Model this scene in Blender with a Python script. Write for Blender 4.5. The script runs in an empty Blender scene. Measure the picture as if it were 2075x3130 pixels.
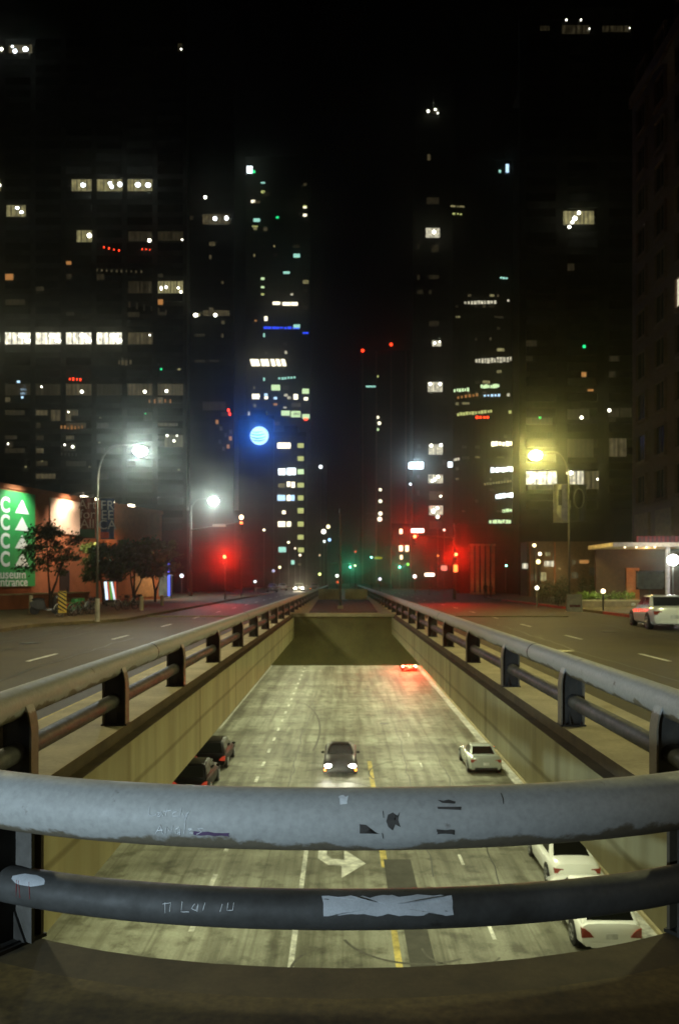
import bpy, bmesh, math, random
from mathutils import Vector, Matrix
R = math.radians
PI = math.pi
random.seed(7)
D = bpy.data
COL = bpy.context.scene.collection
SC = bpy.context.scene

# ------------------------------------------------------------------ camera, sky, exposure
EYE = 2.0            # eye height over the median deck
F = 2434.0           # focal length in photograph pixels (28 mm)
VX, VY = 1048.0, 1772.0
cam = D.cameras.new('camera'); camo = D.objects.new('camera', cam); COL.objects.link(camo)
camo.location = (0, 0, EYE); camo.rotation_euler = (R(90), 0, 0)
cam.sensor_fit = 'VERTICAL'; cam.sensor_height = 36.0; cam.sensor_width = 24.0
cam.lens = 28.0
cam.shift_x = (1037.5 - VX) / 3130.0
cam.shift_y = (VY - 1565.0) / 3130.0
cam.clip_start = 0.05; cam.clip_end = 4000
cam.dof.use_dof = True; cam.dof.focus_distance = 5.2; cam.dof.aperture_fstop = 2.6
SC.camera = camo

world = D.worlds.new('World'); SC.world = world; world.use_nodes = True
nt = world.node_tree; nt.nodes.clear()
sky = nt.nodes.new('ShaderNodeTexSky'); sky.sky_type = 'NISHITA'; sky.sun_disc = False
sky.sun_elevation = R(-4); sky.sun_rotation = R(200)
bg = nt.nodes.new('ShaderNodeBackground'); bg.inputs['Strength'].default_value = 0.0012
ow = nt.nodes.new('ShaderNodeOutputWorld')
nt.links.new(sky.outputs[0], bg.inputs[0]); nt.links.new(bg.outputs[0], ow.inputs[0])

SC.view_settings.view_transform = 'Standard'; SC.view_settings.look = 'None'
SC.view_settings.exposure = 0.0; SC.view_settings.gamma = 1.0
SC.render.engine = 'CYCLES'
cy = SC.cycles
cy.use_denoising = True
cy.max_bounces = 6; cy.diffuse_bounces = 3; cy.glossy_bounces = 3
cy.volume_bounces = 0
cy.sample_clamp_indirect = 3.0
cy.caustics_reflective = False; cy.caustics_refractive = False

def lamp(kind, loc, power, color, name, target=None, size=0.1, spot=60, blend=0.5, sizey=None, parent=None):
    l = D.lights.new(name, kind); l.energy = power; l.color = color
    if kind == 'AREA':
        l.shape = 'RECTANGLE'; l.size = size; l.size_y = sizey or size
    else:
        l.shadow_soft_size = size
    if kind == 'SPOT':
        l.spot_size = R(spot); l.spot_blend = blend
    o = D.objects.new(name, l); COL.objects.link(o)
    o.location = loc
    if target is not None:
        d = Vector(target) - Vector(loc)
        o.rotation_euler = d.to_track_quat('-Z', 'Y').to_euler()
    if parent is not None:
        bpy.context.view_layer.update()
        o.parent = parent; o.matrix_parent_inverse = parent.matrix_world.inverted()
    return o

def W(x, y, Z):
    """photo measurement at a chosen distance -> place in the world"""
    return Vector(((x - VX) / F * Z, Z, EYE + (VY - y) / F * Z))

# ------------------------------------------------------------------ materials
MATS = {}
def mat(name, base, rough=0.7, metal=0.0, scale=3.0, var=0.25, bump=0.0, var2=None, detail=6, spec=0.5,
        stretch=None, fine=0.0, coat=0.0):
    if name in MATS: return MATS[name]
    m = D.materials.new(name); m.use_nodes = True; MATS[name] = m
    n = m.node_tree; b = n.nodes['Principled BSDF']
    b.inputs['Roughness'].default_value = rough; b.inputs['Metallic'].default_value = metal
    b.inputs['Specular IOR Level'].default_value = spec
    b.inputs['Coat Weight'].default_value = coat
    tc = n.nodes.new('ShaderNodeTexCoord')
    mp = n.nodes.new('ShaderNodeMapping'); n.links.new(tc.outputs['Object'], mp.inputs[0])
    if stretch: mp.inputs['Scale'].default_value = stretch
    ns = n.nodes.new('ShaderNodeTexNoise'); ns.inputs['Scale'].default_value = scale
    ns.inputs['Detail'].default_value = detail; ns.inputs['Roughness'].default_value = 0.62
    n.links.new(mp.outputs[0], ns.inputs['Vector'])
    rp = n.nodes.new('ShaderNodeValToRGB')
    lo = tuple(c * (1 - var) for c in base); hi = var2 or tuple(min(1, c * (1 + var)) for c in base)
    rp.color_ramp.elements[0].position = 0.33; rp.color_ramp.elements[0].color = (*lo, 1)
    rp.color_ramp.elements[1].position = 0.67; rp.color_ramp.elements[1].color = (*hi, 1)
    n.links.new(ns.outputs['Fac'], rp.inputs[0])
    out = rp.outputs[0]
    if fine > 0:
        n2 = n.nodes.new('ShaderNodeTexNoise'); n2.inputs['Scale'].default_value = scale * 14
        n2.inputs['Detail'].default_value = 3
        n.links.new(tc.outputs['Object'], n2.inputs['Vector'])
        mx = n.nodes.new('ShaderNodeMix'); mx.data_type = 'RGBA'; mx.blend_type = 'OVERLAY'
        mx.inputs[0].default_value = fine
        n.links.new(out, mx.inputs[6]); n.links.new(n2.outputs['Fac'], mx.inputs[7])
        out = mx.outputs[2]
    n.links.new(out, b.inputs['Base Color'])
    if bump:
        bp = n.nodes.new('ShaderNodeBump'); bp.inputs['Strength'].default_value = bump
        bp.inputs['Distance'].default_value = 0.02
        n.links.new(ns.outputs['Fac'], bp.inputs['Height']); n.links.new(bp.outputs[0], b.inputs['Normal'])
    return m

def emit(name, color, strength, sample=False, striped=0.0, period=0.8, base=(0.02, 0.02, 0.02)):
    """something that gives off light; striped = blinds / mullions seen as darker vertical bands"""
    if name in MATS: return MATS[name]
    m = D.materials.new(name); m.use_nodes = True; MATS[name] = m
    n = m.node_tree; b = n.nodes['Principled BSDF']
    b.inputs['Base Color'].default_value = (*base, 1); b.inputs['Roughness'].default_value = 0.4
    b.inputs['Emission Color'].default_value = (*color, 1); b.inputs['Emission Strength'].default_value = strength
    if striped > 0:
        tc = n.nodes.new('ShaderNodeTexCoord')
        wv = n.nodes.new('ShaderNodeTexWave'); wv.wave_type = 'BANDS'; wv.bands_direction = 'X'
        wv.inputs['Scale'].default_value = 0.314 / period; wv.inputs['Distortion'].default_value = 0.6
        ns = n.nodes.new('ShaderNodeTexNoise'); ns.inputs['Scale'].default_value = 1.3; ns.inputs['Detail'].default_value = 4
        n.links.new(tc.outputs['Object'], wv.inputs[0]); n.links.new(tc.outputs['Object'], ns.inputs['Vector'])
        mr = n.nodes.new('ShaderNodeMapRange'); mr.inputs['To Min'].default_value = strength * (1 - striped); mr.inputs['To Max'].default_value = strength
        n.links.new(wv.outputs['Fac'], mr.inputs['Value'])
        mr2 = n.nodes.new('ShaderNodeMapRange'); mr2.inputs['From Min'].default_value = 0.35; mr2.inputs['From Max'].default_value = 0.65
        mr2.inputs['To Min'].default_value = 0.45; mr2.inputs['To Max'].default_value = 1.3
        n.links.new(ns.outputs['Fac'], mr2.inputs['Value'])
        mu = n.nodes.new('ShaderNodeMath'); mu.operation = 'MULTIPLY'
        n.links.new(mr.outputs[0], mu.inputs[0]); n.links.new(mr2.outputs[0], mu.inputs[1])
        n.links.new(mu.outputs[0], b.inputs['Emission Strength'])
    m.cycles.emission_sampling = 'AUTO' if sample else 'NONE'
    return m

# ------------------------------------------------------------------ mesh helpers
class MB:
    def __init__(s): s.bm = bmesh.new()
    def box(s, c, d, rot=None, bev=0):
        r = bmesh.ops.create_cube(s.bm, size=1)
        M = Matrix.Translation(Vector(c)) @ (rot.to_4x4() if rot else Matrix()) @ Matrix.Diagonal((*d, 1))
        bmesh.ops.transform(s.bm, matrix=M, verts=r['verts'])
        if bev:
            es = list({e for v in r['verts'] for e in v.link_edges})
            bmesh.ops.bevel(s.bm, geom=es, offset=bev, segments=2, affect='EDGES')
        return s
    def box2(s, x0, x1, y0, y1, z0, z1, bev=0):
        return s.box(((x0+x1)/2, (y0+y1)/2, (z0+z1)/2), (x1-x0, y1-y0, z1-z0), bev=bev)
    def cyl(s, p0, p1, r0, r1=None, seg=16, caps=True):
        p0, p1 = Vector(p0), Vector(p1); d = p1 - p0
        r = bmesh.ops.create_cone(s.bm, cap_ends=caps, segments=seg, radius1=r0, radius2=r0 if r1 is None else r1, depth=d.length)
        M = Matrix.Translation((p0+p1)/2) @ d.to_track_quat('Z', 'Y').to_matrix().to_4x4()
        bmesh.ops.transform(s.bm, matrix=M, verts=r['verts']); return s
    def ball(s, c, r, seg=16, sc=(1, 1, 1)):
        q = bmesh.ops.create_uvsphere(s.bm, u_segments=seg, v_segments=max(6, seg//2), radius=r)
        bmesh.ops.transform(s.bm, matrix=Matrix.Translation(Vector(c)) @ Matrix.Diagonal((*sc, 1)), verts=q['verts']); return s
    def tube(s, pts, r, seg=12, caps=True, squash=1.0):
        pts = [Vector(p) for p in pts]; n = len(pts); rings = []
        rr = r if isinstance(r, (list, tuple)) else [r]*n
        for i, p in enumerate(pts):
            t = (pts[min(i+1, n-1)] - pts[max(i-1, 0)]).normalized()
            u = t.cross(Vector((0, 0, 1)))
            if u.length < 1e-3: u = t.cross(Vector((0, 1, 0)))
            u.normalize(); v = u.cross(t).normalized()
            rings.append([s.bm.verts.new(p + u*math.cos(a)*rr[i] + v*math.sin(a)*rr[i]*squash)
                          for a in [2*PI*k/seg for k in range(seg)]])
        for a, b in zip(rings, rings[1:]):
            for k in range(seg): s.bm.faces.new((a[k], a[(k+1) % seg], b[(k+1) % seg], b[k]))
        if caps:
            s.bm.faces.new(rings[0][::-1]); s.bm.faces.new(rings[-1])
        return s
    def poly(s, pts): s.bm.faces.new([s.bm.verts.new(Vector(p)) for p in pts]); return s
    def prism(s, pts, off):
        off = Vector(off); a = [s.bm.verts.new(Vector(p)) for p in pts]; b = [s.bm.verts.new(Vector(p)+off) for p in pts]
        n = len(a)
        s.bm.faces.new(a); s.bm.faces.new(b[::-1])
        for i in range(n): s.bm.faces.new((a[i], b[i], b[(i+1) % n], a[(i+1) % n]))
        return s
    def loft(s, rings, caps=True, closed=True):
        vr = [[s.bm.verts.new(Vector(p)) for p in r] for r in rings]; m = len(vr[0])
        for a, b in zip(vr, vr[1:]):
            for k in range(m if closed else m-1): s.bm.faces.new((a[k], a[(k+1) % m], b[(k+1) % m], b[k]))
        if caps and closed:
            s.bm.faces.new(vr[0][::-1]); s.bm.faces.new(vr[-1])
        return s
    def build(s, name, material, parent=None, smooth=False, keep_world=False):
        bmesh.ops.recalc_face_normals(s.bm, faces=s.bm.faces)
        me = D.meshes.new(name); s.bm.to_mesh(me); s.bm.free()
        me.materials.append(material)
        if smooth:
            for p in me.polygons: p.use_smooth = True
        o = D.objects.new(name, me); COL.objects.link(o)
        if parent is not None: o.parent = parent
        return o

def smooth_angle(o, ang=40):
    me = o.data
    for p in me.polygons: p.use_smooth = True
    bm = bmesh.new(); bm.from_mesh(me)
    for e in bm.edges:
        if len(e.link_faces) == 2 and e.calc_face_angle(0) > R(ang): e.smooth = False
    bm.to_mesh(me); bm.free(); return o

def tag(o, label, cat, group=None):
    o['label'] = label; o['category'] = cat
    if group: o['group'] = group
    return o
def thing(name, loc, label, cat, group=None, rz=0.0):
    o = D.objects.new(name, None); COL.objects.link(o); o.location = loc; o.rotation_euler = (0, 0, rz)
    o.empty_display_size = 0.3
    return tag(o, label, cat, group)
def struct(o, label=None):
    o['kind'] = 'structure'
    if label: o['label'] = label
    return o
def text_mesh(name, body, size, material, parent, loc, rot, depth=0.004, bold=0.0, align='LEFT', sx=1.0):
    c = D.curves.new(name, 'FONT'); c.body = body; c.size = size; c.extrude = depth; c.offset = bold; c.align_x = align
    t = D.objects.new(name, c); COL.objects.link(t)
    dg = bpy.context.evaluated_depsgraph_get(); dg.update()
    me = D.meshes.new_from_object(t.evaluated_get(dg)); D.objects.remove(t)
    me.materials.clear(); me.materials.append(material)
    o = D.objects.new(name, me); COL.objects.link(o); o.parent = parent; o.location = loc; o.rotation_euler = rot
    o.scale = (sx, 1, 1)
    return o
def copy_tree(o, parent=None):
    c = o.copy(); COL.objects.link(c)
    if parent is not None: c.parent = parent
    for ch in list(o.children): copy_tree(ch, c)
    return c

concrete = mat('concrete', (0.40, 0.345, 0.20), 0.85, scale=1.3, var=0.22, bump=0.15, fine=0.25)
concrete_dark = mat('stained_shaded_concrete', (0.075, 0.057, 0.024), 0.85, scale=2.5, var=0.35, bump=0.2, fine=0.2)
asphalt = mat('asphalt', (0.036, 0.028, 0.006), 0.75, scale=0.5, var=0.3, bump=0.1, fine=0.5)
white_paint = mat('white_road_paint', (0.52, 0.52, 0.46), 0.7, scale=3, var=0.5, fine=0.3)
yellow_paint = mat('yellow_road_paint', (0.48, 0.38, 0.10), 0.7, scale=3, var=0.5, fine=0.3)
red_paint = mat('red_kerb_paint', (0.40, 0.03, 0.02), 0.7, scale=3, var=0.3)
dark_metal = mat('dark_metal', (0.05, 0.05, 0.045), 0.5, metal=0.6, scale=6)
pole_metal = mat('painted_pole', (0.09, 0.09, 0.065), 0.6, metal=0.1, scale=3)
black_rubber = mat('black_rubber', (0.012, 0.012, 0.012), 0.8, scale=8)
glass_dark = mat('dark_glass', (0.004, 0.005, 0.005), 0.06, scale=2, var=0.1, spec=0.4)

# lower walls: board-marked concrete with seams
def wall_material():
    m = D.materials.new('board_marked_concrete'); m.use_nodes = True; n = m.node_tree; b = n.nodes['Principled BSDF']
    b.inputs['Roughness'].default_value = 0.85
    tc = n.nodes.new('ShaderNodeTexCoord')
    mp = n.nodes.new('ShaderNodeMapping'); mp.inputs['Scale'].default_value = (1, 1.6, 0.22); n.links.new(tc.outputs['Object'], mp.inputs[0])
    a = n.nodes.new('ShaderNodeTexNoise'); a.inputs['Scale'].default_value = 0.9; a.inputs['Detail'].default_value = 7; n.links.new(mp.outputs[0], a.inputs['Vector'])
    r = n.nodes.new('ShaderNodeValToRGB'); r.color_ramp.elements[0].position = 0.32; r.color_ramp.elements[1].position = 0.68
    r.color_ramp.elements[0].color = (0.25, 0.24, 0.12, 1); r.color_ramp.elements[1].color = (0.37, 0.355, 0.185, 1)
    n.links.new(a.outputs['Fac'], r.inputs[0])
    wv = n.nodes.new('ShaderNodeTexWave'); wv.bands_direction = 'Z'; wv.inputs['Scale'].default_value = 0.42; wv.inputs['Distortion'].default_value = 0.2
    n.links.new(tc.outputs['Object'], wv.inputs[0])
    rr = n.nodes.new('ShaderNodeValToRGB'); rr.color_ramp.elements[0].position = 0.0; rr.color_ramp.elements[1].position = 0.05
    rr.color_ramp.elements[0].color = (0.6, 0.58, 0.5, 1); rr.color_ramp.elements[1].color = (1, 1, 1, 1); n.links.new(wv.outputs['Fac'], rr.inputs[0])
    w2 = n.nodes.new('ShaderNodeTexWave'); w2.bands_direction = 'Y'; w2.inputs['Scale'].default_value = 0.06
    n.links.new(tc.outputs['Object'], w2.inputs[0])
    r2 = n.nodes.new('ShaderNodeValToRGB'); r2.color_ramp.elements[0].position = 0.0; r2.color_ramp.elements[1].position = 0.01
    r2.color_ramp.elements[0].color = (0.65, 0.62, 0.55, 1); r2.color_ramp.elements[1].color = (1, 1, 1, 1); n.links.new(w2.outputs['Fac'], r2.inputs[0])
    def mult(p, q):
        x = n.nodes.new('ShaderNodeMix'); x.data_type = 'RGBA'; x.blend_type = 'MULTIPLY'; x.inputs[0].default_value = 1
        n.links.new(p, x.inputs[6]); n.links.new(q, x.inputs[7]); return x.outputs[2]
    mp3 = n.nodes.new('ShaderNodeMapping'); mp3.inputs['Scale'].default_value = (2.2, 2.2, 0.16); n.links.new(tc.outputs['Object'], mp3.inputs[0])
    a3 = n.nodes.new('ShaderNodeTexNoise'); a3.inputs['Scale'].default_value = 1.8; a3.inputs['Detail'].default_value = 6; n.links.new(mp3.outputs[0], a3.inputs['Vector'])
    r3 = n.nodes.new('ShaderNodeValToRGB'); r3.color_ramp.elements[0].position = 0.38; r3.color_ramp.elements[1].position = 0.56
    r3.color_ramp.elements[0].color = (0.88, 0.86, 0.80, 1); r3.color_ramp.elements[1].color = (1, 1, 1, 1); n.links.new(a3.outputs['Fac'], r3.inputs[0])
    n.links.new(mult(mult(mult(r.outputs[0], rr.outputs[0]), r2.outputs[0]), r3.outputs[0]), b.inputs['Base Color']); return m
# ------------------------------------------------------------------ the setting
SEMI, HB = 2.98, 1.95        # opening: half width of the slot, depth of its rounded end
YC = 6.05                   # where the rounded end turns into the straight sides
YEND = 168.0
YS = 46.0            # far end of the slot
STREET = -0.15
LOW = EYE - 11.2            # lower road
K = 11.2/10.6
def edge(x, semi=SEMI, hb=HB, yc=YC): return yc - hb*math.sqrt(max(0.0, 1-(x/semi)**2))

# ground as one sheet beyond, with the trench slot left open: four strips of one mesh
g = MB()
def quad(mb, x0, x1, y0, y1, z): mb.poly([(x0, y0, z), (x1, y0, z), (x1, y1, z), (x0, y1, z)])
quad(g, -600, -12.9, -60, 1500, -0.35); quad(g, 13.5, 600, -60, 1500, -0.35)
quad(g, -12.9, 13.5, YEND+8, 1500, -0.35); quad(g, -12.9, 13.5, -60, -8, -0.35)
struct(g.build('ground', asphalt))
s = MB()
s.box2(-14.0, -4.3, -8, YEND+8, STREET-0.35, STREET); s.box2(4.3, 16.3, -8, YEND+8, STREET-0.35, STREET)
s.box2(-14.0, 16.3, YEND+8, 260, STREET-0.1, STREET)
o = s.build('street', asphalt); struct(o)

# street paint
s = MB()
for x in (-8.3, 8.6):
    y = 5.5
    while y < 130:
        s.box2(x-0.06, x+0.06, y, y+2.1, STREET, STREET+0.004); y += 7.75
struct(s.build('lane_dashes', white_paint))
s = MB(); s.box2(-4.66, -4.54, -8, 150, STREET, STREET+0.004); struct(s.build('yellow_edge_line', yellow_paint))

# median deck: island around the slot
def slot_path(semi, hb, n=28, yend=YS):
    pts = [(-semi, yend)]
    for k in range(7): pts.append((-semi, YC + (yend-YC)*(1-(k+1)/8)**2))
    for i in range(n+1):
        a = PI + PI*i/n
        pts.append((semi*math.cos(a), YC + hb*math.sin(a)))
    for k in range(7): pts.append((semi, YC + (yend-YC)*((k+1)/8)**2))
    pts.append((semi, yend)); return pts
def outline_strip(mb, pin, pout, z):
    a = [mb.bm.verts.new((x, y, z)) for x, y in pin]; b = [mb.bm.verts.new((x, y, z)) for x, y in pout]
    for i in range(len(a)-1): mb.bm.faces.new((a[i], a[i+1], b[i+1], b[i]))
def wall_strip(mb, p, z0, z1):
    a = [mb.bm.verts.new((x, y, z0)) for x, y in p]; b = [mb.bm.verts.new((x, y, z1)) for x, y in p]
    for i in range(len(a)-1): mb.bm.faces.new((a[i], a[i+1], b[i+1], b[i]))
PI_ = slot_path(SEMI, HB)
PL = slot_path(SEMI-0.17, HB-0.17)
PC = slot_path(SEMI+0.30, HB+0.30)
# the outer line of the island
PO = []
for (x, y) in PC:
    if abs(x) > SEMI-0.001+0.0 and y > YC-1e-6: PO.append((math.copysign(4.3, x), y))
    else:
        PO.append((4.3*x/ (SEMI+0.30), YC - (YC+8)*math.sqrt(max(0, 1-(x/(SEMI+0.30))**2))**0.25 if abs(x) < SEMI+0.299 else YC))
side_i = [i for i, p_ in enumerate(PI_) if p_[1] > YC-0.02]
iL = max(i for i in side_i if PI_[i][0] < 0); iR = min(i for i in side_i if PI_[i][0] > 0)
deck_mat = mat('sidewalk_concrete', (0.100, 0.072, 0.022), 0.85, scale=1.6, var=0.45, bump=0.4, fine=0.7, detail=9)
m = MB()
outline_strip(m, PI_[:iL+1], PC[:iL+1], 0.0); outline_strip(m, PI_[iR:], PC[iR:], 0.0)
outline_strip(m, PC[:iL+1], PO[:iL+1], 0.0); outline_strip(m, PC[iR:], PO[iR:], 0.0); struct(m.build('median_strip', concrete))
m = MB(); outline_strip(m, PI_[iL:iR+1], PC[iL:iR+1], 0.0); struct(m.build('coping', concrete_dark))  # near coping: shade of the rail is put into the darker colour
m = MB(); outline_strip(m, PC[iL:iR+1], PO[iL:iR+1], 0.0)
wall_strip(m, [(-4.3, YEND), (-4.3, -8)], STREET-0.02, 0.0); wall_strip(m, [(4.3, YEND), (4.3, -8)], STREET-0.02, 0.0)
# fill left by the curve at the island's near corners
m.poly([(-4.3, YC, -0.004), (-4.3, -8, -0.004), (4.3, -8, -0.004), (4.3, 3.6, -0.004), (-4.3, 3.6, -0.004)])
struct(m.build('median_sidewalk', deck_mat))  # same deck as median_strip; its shade is put into a darker concrete
m = MB(); wall_strip(m, PI_, -0.15, 0.0); outline_strip(m, PL, PI_, -0.15); struct(m.build('slot_ledge', concrete_dark))
m = MB()
def fdepth(x): return -1.35 + 0.24*(x+2.81)/5.62
a_ = [m.bm.verts.new((x, y, fdepth(x))) for x, y in PL]; b_ = [m.bm.verts.new((x, y, -0.146)) for x, y in PL]
PB = slot_path(SEMI-0.17+0.45, HB-0.17+0.45)
c_ = [m.bm.verts.new((x, y, fdepth(x))) for x, y in PB]; d_ = [m.bm.verts.new((x, y, -0.55)) for x, y in PB]
for i in range(len(a_)-1):
    m.bm.faces.new((a_[i], a_[i+1], b_[i+1], b_[i])); m.bm.faces.new((a_[i], a_[i+1], c_[i+1], c_[i])); m.bm.faces.new((c_[i], c_[i+1], d_[i+1], d_[i]))
struct(m.build('deck_girder', wall_material()))
# far end of the slot: cross girder, median beyond it
m = MB(); m.box2(-13, 13, YS+0.004, YS+0.6, -2.95, -0.10); struct(m.build('end_girder', mat('olive_concrete', (0.13, 0.12, 0.04), 0.85, scale=0.5, var=0.3, fine=0.2)))
m = MB(); m.box2(-SEMI-0.3, SEMI+0.3, YS-0.10, YS+0.5, -0.13, 0.05); struct(m.build('end_coping', concrete))
m = MB(); m.box2(-4.3, 4.3, YS+0.5, YEND+8, -0.4, -0.002); struct(m.build('median', concrete))
m = MB(); m.prism([(-2.05, 48.2, 0.0), (2.1, 48.2, 0.0), (2.55, 79, 0.0), (-2.45, 79, 0.0)], (0, 0, 0.03)); struct(m.build('planting_bed', mat('dark_soil', (0.035, 0.025, 0.014), 0.95, scale=3, var=0.4, bump=0.4)))
for sx, lb in ((-1, 'left of two low concrete blocks behind the dark median bed'), (1, 'right of two low concrete blocks behind the dark median bed')):
    t = thing('concrete_block', (sx*1.35, 82, 0), lb, 'block'); m = MB(); m.box2(-1.15, 1.15, -0.3, 0.3, 0, 0.95, bev=0.05); m.build('block', concrete, t); m = MB(); m.box2(-1.2, 1.2, -0.35, 0.35, 0.952, 1.05); m.build('cap', concrete, t)
# underside of the deck (a real slab)
m = MB()
m.box2(-13.0, -SEMI-0.20, YC, YS, -0.62, -0.52); m.box2(SEMI+0.20, 13.6, YC, YS, -0.62, -0.52); m.box2(-13.0, 13.6, YS+0.6, YEND+8, -0.62, -0.52); m.box2(-13.0, 13.6, -8, 2.9, -0.62, -0.52)
m2 = [(x, y) for x, y in PL if y < YC+0.001]
for i in range(len(m2)-1):
    (x0, y0), (x1, y1) = m2[i], m2[i+1]
    if x1-x0 > 0.001: m.prism([(x0, 2.9, -0.62), (x1, 2.9, -0.62), (x1, max(y1, 2.91), -0.62), (x0, max(y0, 2.91), -0.62)], (0, 0, 0.1))
m.box2(-13, -3.2, 2.9, YC, -0.62, -0.52); m.box2(3.2, 13.6, 2.9, YC, -0.62, -0.52)
struct(m.build('deck_slab', concrete))

# lower road: concrete up to the joint, dark asphalt beyond it
def road_mat():
    m = D.materials.new('worn_concrete_road'); m.use_nodes = True; n = m.node_tree; b = n.nodes['Principled BSDF']
    b.inputs['Roughness'].default_value = 0.62
    tc = n.nodes.new('ShaderNodeTexCoord')
    def noise(scale, st, det=5):
        mp = n.nodes.new('ShaderNodeMapping'); mp.inputs['Scale'].default_value = st; n.links.new(tc.outputs['Object'], mp.inputs[0])
        q = n.nodes.new('ShaderNodeTexNoise'); q.inputs['Scale'].default_value = scale; q.inputs['Detail'].default_value = det
        q.inputs['Roughness'].default_value = 0.65
        n.links.new(mp.outputs[0], q.inputs['Vector']); return q.outputs['Fac']
    def ramp(fac, p0, c0, p1, c1):
        r = n.nodes.new('ShaderNodeValToRGB'); r.color_ramp.elements[0].position = p0; r.color_ramp.elements[1].position = p1
        r.color_ramp.elements[0].color = (*c0, 1); r.color_ramp.elements[1].color = (*c1, 1); n.links.new(fac, r.inputs[0]); return r.outputs[0]
    def mult(a, b_, f=1.0):
        x = n.nodes.new('ShaderNodeMix'); x.data_type = 'RGBA'; x.blend_type = 'MULTIPLY'; x.inputs[0].default_value = f
        n.links.new(a, x.inputs[6]); n.links.new(b_, x.inputs[7]); return x.outputs[2]
    base = ramp(noise(0.25, (1, 1, 1)), 0.3, (0.25, 0.255, 0.19), 0.7, (0.44, 0.45, 0.36))
    streak = ramp(noise(1.3, (1.0, 0.05, 1)), 0.38, (0.42, 0.40, 0.34), 0.58, (1, 1, 1))
    cross = ramp(noise(0.30, (0.12, 1.0, 1), 3), 0.40, (0.62, 0.60, 0.56), 0.6, (1, 1, 1))
    blot = ramp(noise(1.1, (1, 1, 1), 8), 0.36, (0.42, 0.40, 0.34), 0.50, (1, 1, 1))
    fine = ramp(noise(14, (1, 0.6, 1), 4), 0.3, (0.75, 0.75, 0.72), 0.7, (1, 1, 1))
    c = mult(mult(mult(mult(base, streak), cross), blot), fine)
    # slab joints
    br = n.nodes.new('ShaderNodeTexBrick'); br.offset = 0.0; br.inputs['Scale'].default_value = 1.0
    br.inputs['Brick Width'].default_value = 3.0; br.inputs['Row Height'].default_value = 5.5
    br.inputs['Mortar Size'].default_value = 0.045; br.inputs['Mortar Smooth'].default_value = 0.6
    br.inputs['Color1'].default_value = (1, 1, 1, 1); br.inputs['Color2'].default_value = (0.86, 0.86, 0.84, 1)
    br.inputs['Mortar'].default_value = (0.5, 0.48, 0.42, 1)
    n.links.new(tc.outputs['Object'], br.inputs['Vector'])
    c = mult(c, br.outputs['Color'], 0.6)
    n.links.new(c, b.inputs['Base Color']); return m
road_concrete = road_mat()
XL, XR = -12.6, 12.4
XK = 10.25   # inner line of the right-hand kerb pavement
YJ = 150.0
m = MB(); m.box2(XL, XR, -6, YJ, LOW-0.3, LOW); struct(m.build('lower_road', road_concrete))
low_asph = mat('dark_asphalt', (0.12, 0.11, 0.045), 0.8, scale=0.4, var=0.3, fine=0.4)
m = MB(); m.box2(XL, XR, YJ, 185, LOW-0.3, LOW-0.004); struct(m.build('lower_asphalt_road', low_asph))
m = MB(); m.box2(XK-0.85, XK-0.35, 18, YJ, LOW, LOW+0.004)
m.box2(-9.3, -9.2, 60, YJ, LOW, LOW+0.004)
struct(m.build('edge_line', white_paint))
m = MB(); m.box2(XK-0.35, XR, -6, YJ, LOW, LOW+0.13); m.box2(XL, XL+0.3, -6, YJ, LOW, LOW+0.13)
struct(m.build('lower_kerb', concrete))
# lower markings
m = MB(); y = 24.0*K
for k in range(30):
    m.box2(-4.92, -4.74, y, y+1.2, LOW, LOW+0.004); y += 3.75
for y in (24.8, 31.3, 38.6, 47.6, 57): m.box2(4.66, 4.78, y, y+1.15, LOW, LOW+0.004)
m.box2(-1.60, -1.43, 21.5, 26.6, LOW, LOW+0.004); m.box2(-1.60, -1.43, 28.3, 34.6, LOW, LOW+0.004)
struct(m.build('white_lane_line', white_paint))
m = MB(); m.box2(1.53, 1.73, 21.0, 28.0, LOW, LOW+0.004); m.box2(1.50, 1.76, 31.0, 49.2, LOW, LOW+0.004)
m.prism([(-0.6, 42.5, LOW), (-0.2, 42.5, LOW), (0.35, 38.6, LOW), (-0.05, 38.6, LOW)], (0, 0, 0.004))
struct(m.build('yellow_lane_line', yellow_paint))
m = MB(); m.box2(1.62, 2.70, 27.4, 31.9, LOW, LOW+0.0050); m.box2(1.95, 2.70, 23.0, 25.6, LOW, LOW+0.0050)
struct(m.build('asphalt_patch', mat('patch_asphalt', (0.05, 0.048, 0.036), 0.8, scale=2, fine=0.4)))
# bent arrow
A = [(-0.95, 31.6), (-0.62, 31.6), (-0.62, 30.6), (-0.40, 30.25), (0.05, 30.15), (0.05, 31.3), (0.85, 29.75), (-0.05, 28.3), (-0.05, 29.5), (-0.55, 29.6), (-0.95, 30.3)]
m = MB(); m.prism([(x*K, y*K, LOW) for x, y in A], (0, 0, 0.004)); struct(m.build('road_arrow', white_paint))
q = text_mesh('road_lettering', 'ONLY', 1.6, white_paint, None, (0.75, 22.85, LOW+0.002), (0, 0, PI), depth=0.002); q.scale = (0.55, 1.2, 1); struct(q)
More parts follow.
